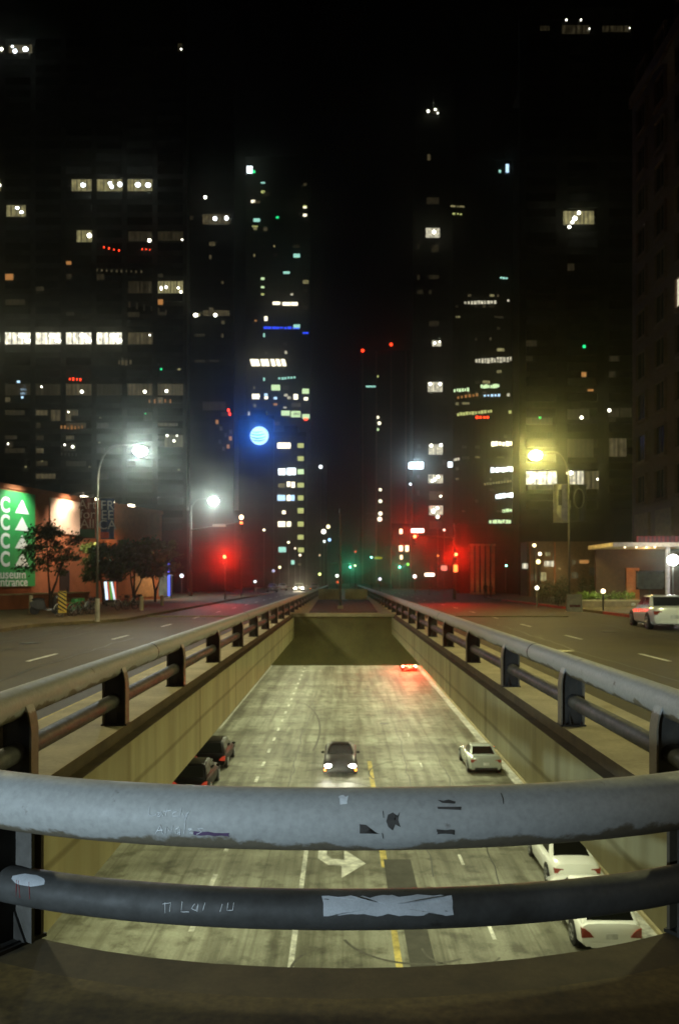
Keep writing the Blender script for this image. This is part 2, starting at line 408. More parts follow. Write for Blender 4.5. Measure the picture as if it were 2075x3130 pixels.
# tyre scuffs and cracks, thin dark sheets on the road
scuff = mat('tyre_scuff', (0.07, 0.066, 0.05), 0.7, scale=5, var=0.4)
m = MB()
def ribbon(mb, pts, w, z):
    P = [Vector((x, y, z)) for x, y in pts]; L = []
    for i, p in enumerate(P):
        t = (P[min(i+1, len(P)-1)] - P[max(i-1, 0)]).normalized(); nn = Vector((-t.y, t.x, 0))
        L.append((p+nn*w/2, p-nn*w/2))
    for (a, b), (c, d) in zip(L, L[1:]): mb.poly([a, c, d, b])
def arc(cx, cy, r, a0, a1, n=18, sy=1.0): return [(cx+r*math.cos(R(a0+(a1-a0)*i/n)), cy+sy*r*math.sin(R(a0+(a1-a0)*i/n))) for i in range(n+1)]
ribbon(m, arc(-6.0, 58, 4.3, -20, 55, sy=4), 0.14, LOW+0.006)
for (cx, cy, r, a0, a1, w) in ((0.2, 22.8, 1.7, 140, 250, 0.09), (3.6, 24.2, 1.2, 180, 330, 0.07), (2.3, 25.6, 2.4, 200, 300, 0.1), (-2.5, 40, 5, 20, 70, 0.10), (5.5, 46, 4, 120, 200, 0.1)):
    ribbon(m, arc(cx, cy, r, a0, a1), w, LOW+0.006)
struct(m.build('tyre_marks', scuff))
wallm = wall_material()
m = MB(); m.box2(XL-0.4, XL, -6, YEND, LOW, -0.62); o = m.build('retaining_wall', wallm); tag(o, 'long olive concrete retaining wall on the left of the sunken road', 'wall')
m = MB(); m.box2(XR, XR+0.4, -6, YEND, LOW, -0.62); o = m.build('retaining_wall', wallm); tag(o, 'long tan concrete retaining wall on the right of the sunken road', 'wall')
m = MB(); m.box2(XL-0.4, XR+0.4, -6.4, -6, LOW, -0.62); o = m.build('retaining_wall', wallm); tag(o, 'concrete end wall of the sunken road under the viewpoint', 'wall')
for (x, y, z, lb) in ((-6.1, 17.5, STREET, 'a'), (-10.6, 27, STREET, 'a'), (6.6, 24, STREET, 'a'), (11.0, 33, STREET, 'a'), (3.2, 62, LOW, 'a'), (-3.1, 33.5, LOW, 'a')):
    m = MB(); m.cyl((x, y, z), (x, y, z+0.007), 0.36, seg=28); m.cyl((x, y, z+0.007), (x, y, z+0.011), 0.29, seg=24); struct(m.build('manhole_cover', dark_metal))
m = MB(); rnd = random.Random(12)
for (x0, y0, y1, z) in ((-9.8, 9, 34, STREET), (-6.9, 12, 30, STREET), (7.2, 12, 38, STREET), (12.4, 18, 40, STREET), (-11.9, 20, 44, STREET), (5.6, 27, 50, LOW), (-2.9, 35, 80, LOW), (3.4, 30, 60, LOW)):
    P = []; x = x0; y = y0
    while y < y1: P.append((x, y)); x += rnd.uniform(-0.12, 0.12); y += rnd.uniform(0.5, 1.1)
    ribbon(m, P, 0.05, z+0.006)
for (x0, x1, y, z) in ((-13, -5, 24.5, STREET), (5, 15, 30.5, STREET), (-12, -5, 41, STREET)):
    P = []; x = x0
    while x < x1: P.append((x, y+rnd.uniform(-0.1, 0.1))); x += rnd.uniform(0.4, 0.9)
    ribbon(m, P, 0.06, z+0.006)
struct(m.build('tar_seams', mat('tar', (0.018, 0.017, 0.014), 0.5)))
# pavements on the far sides, with kerbs
m = MB()
m.prism([(-14.0, -8, 0), (-14.0, 36, 0), (-11.3, 41, 0), (-11.3, 130, 0), (-60, 130, 0), (-60, -8, 0)], (0, 0, -0.34))
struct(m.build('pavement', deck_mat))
m = MB()
m.prism([(16.3, -8, 0), (16.3, 92, 0), (22, 110, 0), (80, 110, 0), (80, -8, 0)], (0, 0, -0.34))
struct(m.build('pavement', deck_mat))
m = MB(); m.box2(16.28, 16.45, 40, 50, -0.15, 0.004); m.box2(16.28, 16.45, 58, 82, -0.15, 0.004); struct(m.build('red_kerb', red_paint))

# ------------------------------------------------------------------ guard railing
def worn_rail(name, light, dark, thresh=0.5, scale=1.2, zwear=None):
    m = D.materials.new(name); m.use_nodes = True; n = m.node_tree; b = n.nodes['Principled BSDF']
    b.inputs['Metallic'].default_value = 0.0; b.inputs['Specular IOR Level'].default_value = 0.35
    tc = n.nodes.new('ShaderNodeTexCoord')
    def nz(sc, det=6):
        q = n.nodes.new('ShaderNodeTexNoise'); q.inputs['Scale'].default_value = sc; q.inputs['Detail'].default_value = det
        q.inputs['Roughness'].default_value = 0.65; n.links.new(tc.outputs['Object'], q.inputs['Vector']); return q.outputs['Fac']
    def ramp(fac, p0, c0, p1, c1):
        r = n.nodes.new('ShaderNodeValToRGB'); r.color_ramp.elements[0].position = p0; r.color_ramp.elements[1].position = p1
        r.color_ramp.elements[0].color = (*c0, 1); r.color_ramp.elements[1].color = (*c1, 1); n.links.new(fac, r.inputs[0]); return r
    src = nz(scale)
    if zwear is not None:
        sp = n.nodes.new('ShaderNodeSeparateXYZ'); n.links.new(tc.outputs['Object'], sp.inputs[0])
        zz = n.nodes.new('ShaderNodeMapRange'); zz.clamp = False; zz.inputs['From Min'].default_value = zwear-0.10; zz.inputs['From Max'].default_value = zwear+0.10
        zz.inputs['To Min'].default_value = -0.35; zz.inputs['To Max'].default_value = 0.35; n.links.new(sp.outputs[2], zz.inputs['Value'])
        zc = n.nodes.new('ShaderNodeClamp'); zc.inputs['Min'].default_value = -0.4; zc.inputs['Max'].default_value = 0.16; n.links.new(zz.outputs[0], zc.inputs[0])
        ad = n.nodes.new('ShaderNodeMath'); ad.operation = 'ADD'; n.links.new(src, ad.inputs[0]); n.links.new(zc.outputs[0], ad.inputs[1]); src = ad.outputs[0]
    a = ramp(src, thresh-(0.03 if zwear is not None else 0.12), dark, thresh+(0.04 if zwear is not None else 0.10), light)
    f = ramp(nz(26, 5), 0.30, (0.80, 0.80, 0.80), 0.62, (1, 1, 1))
    g_ = ramp(nz(5, 9), 0.26, (0.35, 0.30, 0.26), 0.36, (1, 1, 1))
    def mult(p, q):
        x = n.nodes.new('ShaderNodeMix'); x.data_type = 'RGBA'; x.blend_type = 'MULTIPLY'; x.inputs[0].default_value = 1
        n.links.new(p, x.inputs[6]); n.links.new(q, x.inputs[7]); return x.outputs[2]
    n.links.new(mult(mult(a.outputs[0], f.outputs[0]), g_.outputs[0]), b.inputs['Base Color'])
    rr = ramp(nz(9), 0.3, (0.48,)*3, 0.7, (0.75,)*3); n.links.new(rr.outputs[0], b.inputs['Roughness'])
    bp = n.nodes.new('ShaderNodeBump'); bp.inputs['Strength'].default_value = 0.12; bp.inputs['Distance'].default_value = 0.01
    n.links.new(nz(30), bp.inputs['Height']); n.links.new(bp.outputs[0], b.inputs['Normal'])
    return m
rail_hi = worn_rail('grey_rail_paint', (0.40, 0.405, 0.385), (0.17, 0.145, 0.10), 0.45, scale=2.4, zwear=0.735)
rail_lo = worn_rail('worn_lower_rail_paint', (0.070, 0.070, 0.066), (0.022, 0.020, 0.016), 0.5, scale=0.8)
post_m = worn_rail('post_paint', (0.05, 0.048, 0.04), (0.025, 0.022, 0.018), 0.5)

RT = 0.152; RLW = 0.098; ZT = 0.800; ZL = 0.332
def rail_path(off, n=64, yend=YEND-1):
    semi = 3.18 + off; hb = 2.05 + off; yc = YC
    pts = [(-semi, yend), (-semi, 120), (-semi, 80), (-semi, 40), (-semi, 20), (-semi, 12), (-semi, 8)]
    for i in range(n+1):
        a = PI + PI*i/n
        # squarer than an ellipse
        ca, sa = math.cos(a), math.sin(a)
        pts.append((semi*math.copysign(abs(ca)**0.96, ca), yc + hb*math.copysign(abs(sa)**0.96, sa)))
    pts += [(semi, 8), (semi, 12), (semi, 20), (semi, 40), (semi, 80), (semi, 120), (semi, yend)]
    return pts
rail = thing('guard_railing', (0, 3.97, 0), 'long grey two-tube steel guard railing wrapping round the opening above the sunken road', 'railing')
def to_local(o): o.location = (0, -3.97, 0); return o
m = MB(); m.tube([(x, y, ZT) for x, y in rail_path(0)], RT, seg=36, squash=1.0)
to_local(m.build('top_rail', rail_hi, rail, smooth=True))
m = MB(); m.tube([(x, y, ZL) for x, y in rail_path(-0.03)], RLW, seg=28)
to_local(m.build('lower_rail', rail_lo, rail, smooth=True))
# sleeves at rail splices
for (yy, sx) in ((13.1, -1), (13.1, 1), (25.6, -1), (25.6, 1), (38.0, 1), (38.0, -1)):
    m = MB(); m.cyl((sx*3.18, yy, ZT), (sx*3.18, yy+0.05, ZT), RT+0.004, seg=36); o = to_local(m.build('splice_band', dark_metal, rail, smooth=False))

def post_mesh(height=0.90, zw=0.0):
    """local: +x = towards the road side, 0 = slot side; web in x-z plane"""
    web = MB(); prof = []
    prof.append((0, 0)); prof.append((0, 0.56))
    for k in range(1, 9):
        a = R(90)*k/9; prof.append((0.22*(1-math.cos(a)), 0.56 + (height-0.56)*math.sin(a)))
    top = prof[-1]
    prof += [(0.235, height+0.005), (0.235, height-0.03)]
    prof += [(0.30, 0.60), (0.30, 0.10), (0.27, 0)]
    web.prism([(x, -0.012, z) for x, z in prof], (0, 0.024, 0))
    fl = MB(); pts = [(0, 0), (0, 0.56)] + [(0.22*(1-math.cos(R(90)*k/9)), 0.56 + (height-0.56)*math.sin(R(90)*k/9)) for k in range(1, 10)]
    inner = [(x-0.018 if z < 0.6 else x-0.012, z+ (0.016 if z > 0.6 else 0)) for x, z in pts]
    for (a, b), (c, d) in zip(zip(pts, inner), list(zip(pts, inner))[1:]):
        fl.prism([(a[0], -0.09, a[1]), (b[0], -0.09, b[1]), (d[0], -0.09, d[1]), (c[0], -0.09, c[1])], (0, 0.18, 0))
    back = MB(); back.box2(0.285, 0.305, -0.09, 0.09, 0, 0.66); 
    base = MB(); base.box2(-0.03, 0.32, -0.10, 0.10, 0, 0.02)
    for (bx, by) in ((0.04, 0.07), (0.04, -0.07), (0.25, 0.07), (0.25, -0.07)): base.cyl((bx, by, 0.02), (bx, by, 0.045), 0.013, seg=6)
    for sy in (-1, 1): base.prism([(0.1, sy*0.013, 0.02), (0.1, sy*0.11, 0.02), (0.1, sy*0.013, 0.17)], (0.02, 0, 0))
    return web, fl, back, base
web, fl, back, base = post_mesh()
post0 = web.build('post', post_m, rail)
p_parts = [fl.build('flange', rail_hi, post0), back.build('back_plate', rail_hi, post0), base.build('base_plate', post_m, post0)]
post_face = worn_rail('post_face_paint', (0.11, 0.105, 0.095), (0.06, 0.055, 0.045), 0.5)
spots = []
for k in range(0, 38):
    yy = 7.75 + 3.55*k + 0.0
    yy = [7.7, 11.0, 15.0, 19.3, 23.8][k] if k < 5 else 23.8 + (k-4)*4.2
    if yy > YEND-3: break
    spots.append((-2.99, yy-3.97, PI)); spots.append((2.99, yy-3.97-0.05, 0))
# rounded end: radial posts, slot side towards the centre
for (x, y, rot) in ((-1.76, 4.50, R(180+57)), (1.92, 4.56, R(-55)), ):
    spots.append((x, y-3.97, rot))
first = True
for (x, y, rot) in spots:
    if first: p = post0; first = False
    else:
        p = post0.copy(); COL.objects.link(p); p.parent = rail
        for c in p_parts:
            if abs(x) < 2.2 and c is p_parts[1]: continue
            cc = c.copy(); COL.objects.link(cc); cc.parent = p
        if abs(x) < 2.2: m = MB(); m.box2(0.085, 0.105, -0.15, 0.15, 0.02, 0.72); m.build('face_plate', post_face, p)
    p.location = (x, y, 0.0); p.rotation_euler = (0, 0, rot)
# the two near posts have a wide box back
# scratches, chips and patches on the near rails: thin pieces lying on the tube skin
def tube_point(path_off, zc, r, x, phi, lift=0.0015):
    """point on the near end of the tube: x across, phi angle up from horizontal facing the viewer"""
    semi = 3.18 + path_off; hb = 2.05 + path_off
    c = min(0.999, abs(x)/semi)**(1/0.96); sa = math.sqrt(max(0, 1-c*c))
    y = YC - hb*sa**0.96
    dx = 0.01; c2 = min(0.999, abs(x+dx)/semi)**(1/0.96); y2 = YC - hb*math.sqrt(max(0, 1-c2*c2))**0.96
    t = Vector((dx, y2-y, 0)).normalized(); nrm = Vector((t.y, -t.x, 0))
    return Vector((x, y, zc)) + (nrm*math.cos(phi) + Vector((0, 0, 1))*math.sin(phi))*(r+lift)
def x_phi(px, py, off, zc, r):
    """find the skin point of a tube that shows at a photo position"""
    best = None
    for i in range(-20, 75, 1):
        phi = R(i); x = (px-VX)/F*4.0
        for _ in range(6):
            p = tube_point(off, zc, r, x, phi); x += ((px-VX)/F*p.y - p.x)
        p = tube_point(off, zc, r, x, phi); yy = VY + (EYE-p.z)/p.y*F
        if best is None or abs(yy-py) < best[0]: best = (abs(yy-py), x, phi)
    return best[1], best[2]
def decal(name, polys, which, material, lift=0.0015, label=None):
    off, zc, r = (0, ZT, RT) if which == 'top' else (-0.03, ZL, RLW)
    m = MB()
    for P in polys:
        xs = [x_phi(px, py, off, zc, r) for px, py in P]
        # a fan of small faces so that the piece follows the curve
        cx = sum(a for a, _ in xs)/len(xs); cp = sum(b for _, b in xs)/len(xs)
        for i in range(len(xs)):
            a = xs[i]; b = xs[(i+1) % len(xs)]
            K = 5
            for k in range(K):
                f0, f1 = k/K, (k+1)/K
                q = []
                for (u, f) in ((a, f0), (a, f1), (b, f1), (b, f0)):
                    q.append(tube_point(off, zc, r, cx+(u[0]-cx)*f, cp+(u[1]-cp)*f, lift))
                if k == 0: q = q[:3]
                try: m.poly(q)
                except Exception: pass
    bmesh.ops.remove_doubles(m.bm, verts=m.bm.verts, dist=0.0003)
    o = m.build(name, material, rail, smooth=True); o.location = (0, -3.97, 0)
    if label: o['label'] = label
    return o
def strokes(name, lines, which, material, w=0.0035, label=None):
    off, zc, r = (0, ZT, RT) if which == 'top' else (-0.03, ZL, RLW)
    m = MB()
    for L in lines:
        L2 = []
        for (a, b) in zip(L, L[1:]):
            for k in range(3): L2.append((a[0]+(b[0]-a[0])*k/3, a[1]+(b[1]-a[1])*k/3))
        L2.append(L[-1])
        pts = [tube_point(off, zc, r, *x_phi(px, py, off, zc, r), lift=0.001) for px, py in L2]
        m.tube(pts, w/2, seg=5)
    o = m.build(name, material, rail); o.location = (0, -3.97, 0)
    if label: o['label'] = label
    return o
def rough_rect(x0, y0, x1, y1, n=6, j=3, slant=0.0):
    P = []
    for i in range(n): P.append((x0+(x1-x0)*i/n+random.uniform(-j, j), y0+slant*i/n+random.uniform(-j, j)))
    for i in range(3): P.append((x1+random.uniform(-j, j), y0+slant+(y1-y0)*i/3))
    for i in range(n): P.append((x1-(x1-x0)*i/n+random.uniform(-j, j), y1+slant*(1-i/n)+random.uniform(-j, j)))
    for i in range(3): P.append((x0+random.uniform(-j, j), y1-(y1-y0)*i/3))
    return P
scratch_m = mat('scratched_bare_metal', (0.75, 0.77, 0.78), 0.5, scale=20, var=0.2)
patch_m = mat('fresh_grey_patch_paint', (0.42, 0.44, 0.46), 0.55, scale=9, var=0.12, fine=0.2)
chip_m = mat('dark_chipped_paint', (0.05, 0.045, 0.04), 0.7, scale=14, var=0.5)
brown_m = mat('brown_grime', (0.12, 0.10, 0.08), 0.6, scale=6, var=0.35)
red_m = mat('red_marker_ink', (0.25, 0.03, 0.03), 0.6)
purple_m = mat('purple_marker_ink', (0.10, 0.06, 0.13), 0.6, scale=9)
# "Lately / Angeles"-like scratched writing
Lx = lambda lines, ox, oy, s: [[(ox+x*s, oy+y*s) for x, y in L] for L in lines]
word1 = [[(0, 0), (-1, 14), (3, 17), (12, 14)], [(14, 10), (20, 12), (18, 17), (13, 17), (20, 9), (24, 17)], [(32, 2), (28, 16)], [(24, 8), (38, 7)], [(40, 12), (48, 9), (42, 8), (40, 17), (50, 17)], [(56, 2), (52, 18)], [(58, 12), (61, 18), (68, 10)], [(69, 9), (62, 24)]]
word2 = [[(0, 16), (8, 2), (12, 16)], [(3, 11), (12, 10)], [(16, 16), (18, 5), (25, 15), (28, 3)], [(38, 5), (32, 9), (34, 16), (40, 13), (40, 8)], [(40, 14), (38, 22)], [(48, -2), (46, 16)], [(54, 11), (60, 8), (54, 7), (52, 15), (60, 15)], [(76, 7), (68, 8), (74, 13), (66, 17)]]
strokes('scratched_writing', Lx(word1, 458, 2465, 1.75) + Lx(word2, 476, 2518, 1.9), 'top', scratch_m, label='white scratched handwriting on the top tube')
word3 = [[(0, 4), (0, 22)], [(-4, 6), (10, 4), (8, 20)], [(30, 2), (28, 20), (42, 20)], [(52, 6), (46, 14), (54, 18), (58, 6), (56, 20)], [(70, 4), (66, 18)], [(100, 6), (96, 20)], [(110, 4), (108, 18), (118, 17), (120, 4)]]
strokes('scratched_writing', Lx(word3, 505, 2752, 1.75), 'low', scratch_m, w=0.003, label='pale scratched letters on the lower tube')
decal('paint_patch', [rough_rect(985, 2742, 1382, 2800, 22, 5, -6)], 'low', patch_m, label='pale blue-grey repainted patch on the lower tube')
decal('paint_patch', [[(88+52*math.cos(2*PI*k/18)+random.uniform(-3, 3), 2690+19*math.sin(2*PI*k/18)+5*math.cos(2*PI*k/18)+random.uniform(-2, 2)) for k in range(18)]], 'low', patch_m, label='small pale oval patch of paint on the lower tube')
decal('paint_chip', [[(1336, 2444), (1350, 2448), (1370, 2444), (1392, 2450), (1390, 2456), (1352, 2454)], [(1336, 2466), (1410, 2466), (1408, 2475), (1338, 2473)]], 'top', chip_m)
decal('paint_chip', [[(1099, 2520), (1118, 2520), (1150, 2545), (1160, 2549), (1099, 2547)]], 'top', chip_m)
decal('paint_chip', [[(1185, 2490), (1200, 2484), (1214, 2494), (1222, 2482), (1216, 2506), (1224, 2528), (1208, 2520), (1200, 2538), (1186, 2528), (1180, 2510)]], 'top', chip_m)
decal('paint_chip', [rough_rect(1336, 2536, 1390, 2550, 4, 2)], 'top', chip_m)
decal('paint_flake', [rough_rect(1036, 2432, 1062, 2458, 4, 3)], 'top', scratch_m, label='white bare spot on the top tube')
decal('grime_patch', [rough_rect(1428, 2402, 1512, 2412, 5, 2, -8)], 'top', brown_m)
decal('ink_smudge', [rough_rect(592, 2540, 700, 2552, 5, 3, 6)], 'top', purple_m)
strokes('marker_lines', [[(52, 2690), (50, 2740)], [(58, 2692), (62, 2744)], [(90, 2696), (92, 2748)], [(30, 2492), (44, 2512)], [(44, 2492), (58, 2512)], [(72, 2500), (84, 2520)]][:3], 'low', red_m, w=0.004)
strokes('drip_line', [[(1170, 2478), (1172, 2500)], [(1168, 2545), (1172, 2570)], [(1530, 2424), (1536, 2440), (1538, 2456)]], 'top', chip_m, w=0.003)

# ------------------------------------------------------------------ lamps of the sunken road
fix_m = emit('tube_light', (0.9, 1.0, 0.75), 25)
LOWC = (0.97, 1.0, 0.62)
first = None; k = 0
for side, X in ((0, -5.6), (1, 6.0)):
    for i in range(9):
        yy = 13 + 11.6*i
        f = thing('tunnel_lamp', (X, yy, -1.5), 'long tube lamp under the deck over the sunken road', 'lamp', 'tube lamps under the deck')
        if first is None:
            a = MB(); a.box2(-0.12, 0.12, -0.8, 0.8, -0.07, 0); a.cyl((0, -0.5, 0), (0, -0.5, 0.9), 0.015, seg=6); a.cyl((0, 0.5, 0), (0, 0.5, 0.9), 0.015, seg=6); first = a.build('housing', pole_metal, f)
            a = MB(); a.box2(-0.07, 0.07, -0.75, 0.75, -0.10, -0.07); second = a.build('tube', fix_m, f)
        else:
            c = first.copy(); COL.objects.link(c); c.parent = f; c = second.copy(); COL.objects.link(c); c.parent = f
        lamp('AREA', (X, yy, -1.68), (430 if side else 340)*(1.0+0.15*i), LOWC, 'road_light', target=(X*0.6, yy, LOW), size=0.5, sizey=1.5)

# ------------------------------------------------------------------ street lamps
def street_lamp(base, head, power, col, label, arm=True, r=0.065, glow=60, headr=0.22, group=None, spot=True, bright_base=False, beam=None, glowf=1.15):
    base = Vector(base); head = Vector(head)
    t = thing('street_lamp', base, label, 'street lamp', group)
    h = head - base; m = MB()
    H = h.z
    side = Vector((h.x, h.y, 0))
    pts = [(0, 0, 0), (0, 0, H*0.5), (0, 0, H*0.80)]
    if side.length > 0.3:
        for k in range(1, 9):
            a = R(90)*k/8; pts.append((side.x*0.45*(1-math.cos(a)), side.y*0.45*(1-math.cos(a)), H*0.80 + (H*0.2+0.25)*math.sin(a)))
        pts.append((side.x*0.9, side.y*0.9, H+0.28))
    else: pts.append((0, 0, H))
    n = len(pts); m.tube(pts, [r*(1-0.55*i/(n-1)) for i in range(n)], seg=10)
    m.cyl((0, 0, 0), (0, 0, 0.5), r*1.5, r*1.2, seg=10)
    m.build('pole', pole_metal, t, smooth=True)
    if bright_base:
        a = MB(); a.cyl((0, 0, 0), (0, 0, 1.1), r*1.75, r*1.7, seg=10); a.build('pole_base', mat('pale_base', (0.4, 0.37, 0.27), 0.8), t)
    if side.length > 0.3:
        a = MB(); a.ball((side.x, side.y, H+0.20), 0.42, 12, (1.0, 0.6, 0.32)); hd = a.build('lamp_head', pole_metal, t, smooth=True)
        b = MB(); b.ball((side.x, side.y, H), headr, 14, (1, 1, 0.75)); b.build('lens', emit('lens_%s' % label[:12], col, glow), hd, smooth=True)
    else:
        b = MB(); b.ball((0, 0, H), headr, 12); b.build('lamp_globe', emit('lens_%s' % label[:12], col, glow), t, smooth=True)
    if power:
        if head.y > 30: lamp('SPOT', (head.x, head.y-headr-0.05, head.z-0.1), power*glowf, col, 'street_glow', target=(0, 3, 1.6), size=0.12, spot=34, blend=1.0)
        lamp('SPOT', (head.x, head.y, head.z-0.34*headr/0.2), power*0.85, beam or col, 'street_spot', target=(head.x, head.y, 0), size=0.55, spot=164, blend=0.35)
    return t
COOL = (0.80, 0.95, 1.0); WARM = (1.0, 0.86, 0.26); SOD = (1.0, 0.72, 0.35)
street_lamp((-11.7, 38, 0), W(430, 1378, 38), 2600, COOL, 'tall cool-white street lamp beside the brick museum wall', glow=160, headr=0.32, bright_base=True, glowf=0.8, beam=(1.0, 0.93, 0.62))
street_lamp(W(580, 1822, 97), W(653, 1532, 97), 2600, COOL, 'second cool-white street lamp at the far left corner', glow=160, headr=0.60)
street_lamp((15.6, 55, 0), W(1636, 1392, 55), 3600, WARM, 'yellow street lamp over the right-hand road beside hanging banners', glow=160, headr=0.44)
# the street's next lamps, behind the viewpoint
street_lamp((-14.5, -13, 0), (-12.5, -12.5, 7.0), 700, (0.82, 0.92, 1.0), 'street lamp behind the viewpoint on the left pavement')
lamp('SPOT', (-12.5, -12.2, 3.2), 14500, (0.66, 0.86, 1.0), 'street_spot', target=(-1.5, 4.2, 0.85), size=0.25, spot=17, blend=1.0)  # added spot aimed at the near rail only, separate from the lamp above
street_lamp((17.0, -2, 0), (12.6, -2, 9.8), 700, (1.0, 0.85, 0.5), 'street lamp behind the viewpoint on the right pavement')
street_lamp((-15.5, 20, 0), (-11.6, 20, 9.5), 4000, (1.0, 0.92, 0.55), 'warm street lamp just out of frame on the left pavement')
street_lamp((18.5, 19, 0), (13.5, 19, 9.8), 4500, (0.98, 0.96, 0.45), 'warm street lamp just out of frame on the right pavement')

# ------------------------------------------------------------------ office towers
def facade(name, base, rough=0.4, pitch=(4.65, 3.9)):
    """dark wall with a faint grid of spandrels and piers"""
    if name in MATS: return MATS[name]
    m = D.materials.new(name); m.use_nodes = True; MATS[name] = m; n = m.node_tree; b = n.nodes['Principled BSDF']
    b.inputs['Roughness'].default_value = rough; b.inputs['Specular IOR Level'].default_value = 0.08
    tc = n.nodes.new('ShaderNodeTexCoord'); sp = n.nodes.new('ShaderNodeSeparateXYZ'); n.links.new(tc.outputs['Object'], sp.inputs[0])
    cb = n.nodes.new('ShaderNodeCombineXYZ'); n.links.new(sp.outputs[0], cb.inputs[0]); n.links.new(sp.outputs[2], cb.inputs[1])
    br = n.nodes.new('ShaderNodeTexBrick'); br.offset = 0; br.inputs['Scale'].default_value = 1
    br.inputs['Brick Width'].default_value = pitch[0]; br.inputs['Row Height'].default_value = pitch[1]; br.inputs['Mortar Size'].default_value = 0.6
    br.inputs['Color1'].default_value = (*[c*0.25 for c in base], 1); br.inputs['Color2'].default_value = (*[c*0.35 for c in base], 1)
    br.inputs['Mortar'].default_value = (*base, 1); n.links.new(cb.outputs[0], br.inputs[0])
    n.links.new(br.outputs[0], b.inputs['Base Color']); return m
def tower(label, x0, x1, ytop, Z, depth, base=(0.012, 0.012, 0.008), pitch=(4.65, 3.9), name='office_tower', crown=True, fm=None):
    a = W(x0, ytop, Z); b = W(x1, ytop, Z); cx = (a.x+b.x)/2; w = (b.x-a.x)
    t = thing(name, (cx, Z, 0), label, 'tower')
    fm = fm or facade('facade_%03d_%03d' % (int(base[0]*1000), int(pitch[0]*100)), base, pitch=pitch)
    sc_ = (Z+depth)/Z
    bl, br_ = -w/2, w/2
    if a.x > 0: bl = min(a.x*sc_ - cx + 0.2, w/2-1)
    if b.x < 0: br_ = max(b.x*sc_ - cx - 0.2, -w/2+1)
    m = MB(); m.prism([(-w/2, 0, -0.5), (w/2, 0, -0.5), (br_, depth, -0.5), (bl, depth, -0.5)], (0, 0, a.z+0.5))
    m.build('wall', fm, t)
    if crown:
        m = MB(); m.prism([(-w/2-0.2, -0.2, a.z), (w/2+0.2, -0.2, a.z), (br_+0.2, depth+0.3, a.z), (bl-0.2, depth+0.3, a.z)], (0, 0, 1.4)); m.build('parapet', fm, t)
        m = MB(); m.box2(-w*0.25, w*0.2, depth*0.3, depth*0.7, a.z+1.4, a.z+5); m.build('plant_room', fm, t)
    return t
WM = dict(
    wh=emit('lit_window_white', (1.0, 0.93, 0.68), 0.95, striped=0.55, period=0.55),
    br=emit('lit_window_bright', (1.0, 0.95, 0.75), 1.7, striped=0.35, period=0.6),
    ye=emit('lit_window_yellow', (0.62, 0.55, 0.25), 0.5, striped=0.5, period=0.5),
    dm=emit('lit_window_dim', (0.42, 0.34, 0.17), 0.22, striped=0.6, period=0.6),
    fa=emit('lit_window_faint', (0.40, 0.32, 0.16), 0.07, striped=0.6, period=0.6),
    gr=emit('lit_window_green', (0.62, 0.85, 0.45), 1.3),
    yg=emit('lit_window_yellow_green', (0.70, 0.75, 0.25), 0.8),
    te=emit('lit_window_teal', (0.4, 0.85, 0.7), 1.1),
    bl=emit('lit_window_blue', (0.5, 0.75, 1.0), 1.6),
    db=emit('blue_light_strip', (0.03, 0.08, 1.0), 1.4),
    ww=emit('lit_window_cream', (1.0, 0.9, 0.66), 2.6),
    cw=emit('lit_window_cool', (0.85, 0.95, 1.0), 3.2),
    og=emit('orange_window_and_reflection', (0.8, 0.35, 0.1), 0.5),
    rd=emit('red_beacon_and_reflection', (1.0, 0.04, 0.01), 5),
    gn=emit('green_small_light', (0.02, 0.8, 0.25), 1.6),
)
SPOT = emit('ceiling_light_glow', (1.0, 0.97, 0.82), 9)
SPOTC = emit('ceiling_light_cool_glow', (0.85, 0.93, 1.0), 9)
def lit(t, Z, x0, y0, x1, y1, k='wh', spots=(), mull=0, name='window', sm=None, skew=0.0, yoff=0.0):
    """one lit window of tower t, front face at distance Z"""
    base = t.location; a = W(x0, y0, Z); b = W(x1, y1, Z)
    X0, X1, Z0, Z1 = a.x-base.x, b.x-base.x, b.z-base.z, a.z-base.z
    Y = Z - base.y
    m = MB()
    if skew: 
        s = skew*(X1-X0)
        m.prism([(X0, Y-0.06, Z0), (X1, Y-0.06, Z0), (X1-s, Y-0.06, Z1), (X0-s, Y-0.06, Z1)], (0, 0.16, 0))
    else: m.box2(X0, X1, Y-0.06, Y+0.10, Z0, Z1)
    w = m.build(name, WM[k], t)
    if mull:
        q = MB()
        for i in range(1, mull): 
            xx = X0+(X1-X0)*i/mull; q.box2(xx-0.045, xx+0.045, Y-0.12, Y-0.063, Z0, Z1)
        q.build('mullion', dark_metal, w)
    for s_ in spots:
        px, py, r = s_[:3]; p = W(px, py, Z); rr = r*0.74/F*Z
        q = MB(); q.ball((p.x-base.x, Y-0.12, p.z-base.z), rr, 10, (s_[3] if len(s_) > 3 else 1.0, 0.12/max(rr, .12), 1.0)); q.build('ceiling_light', sm or SPOT, w, smooth=True)
    return w
def dots(t, Z, x0, y0, x1, y1, n, w, h, k, jitter=0.3, name='window'):
    for i in range(n):
        f = (i+0.5)/n; x = x0+(x1-x0)*f + random.uniform(-jitter, jitter)*w*0.4; y = y0+(y1-y0)*f + random.uniform(-jitter, jitter)*h*0.3
        s = random.uniform(0.7, 1.1)
        lit(t, Z, x-w*s/2, y-h*s/2, x+w*s/2, y+h*s/2, k, name=name)

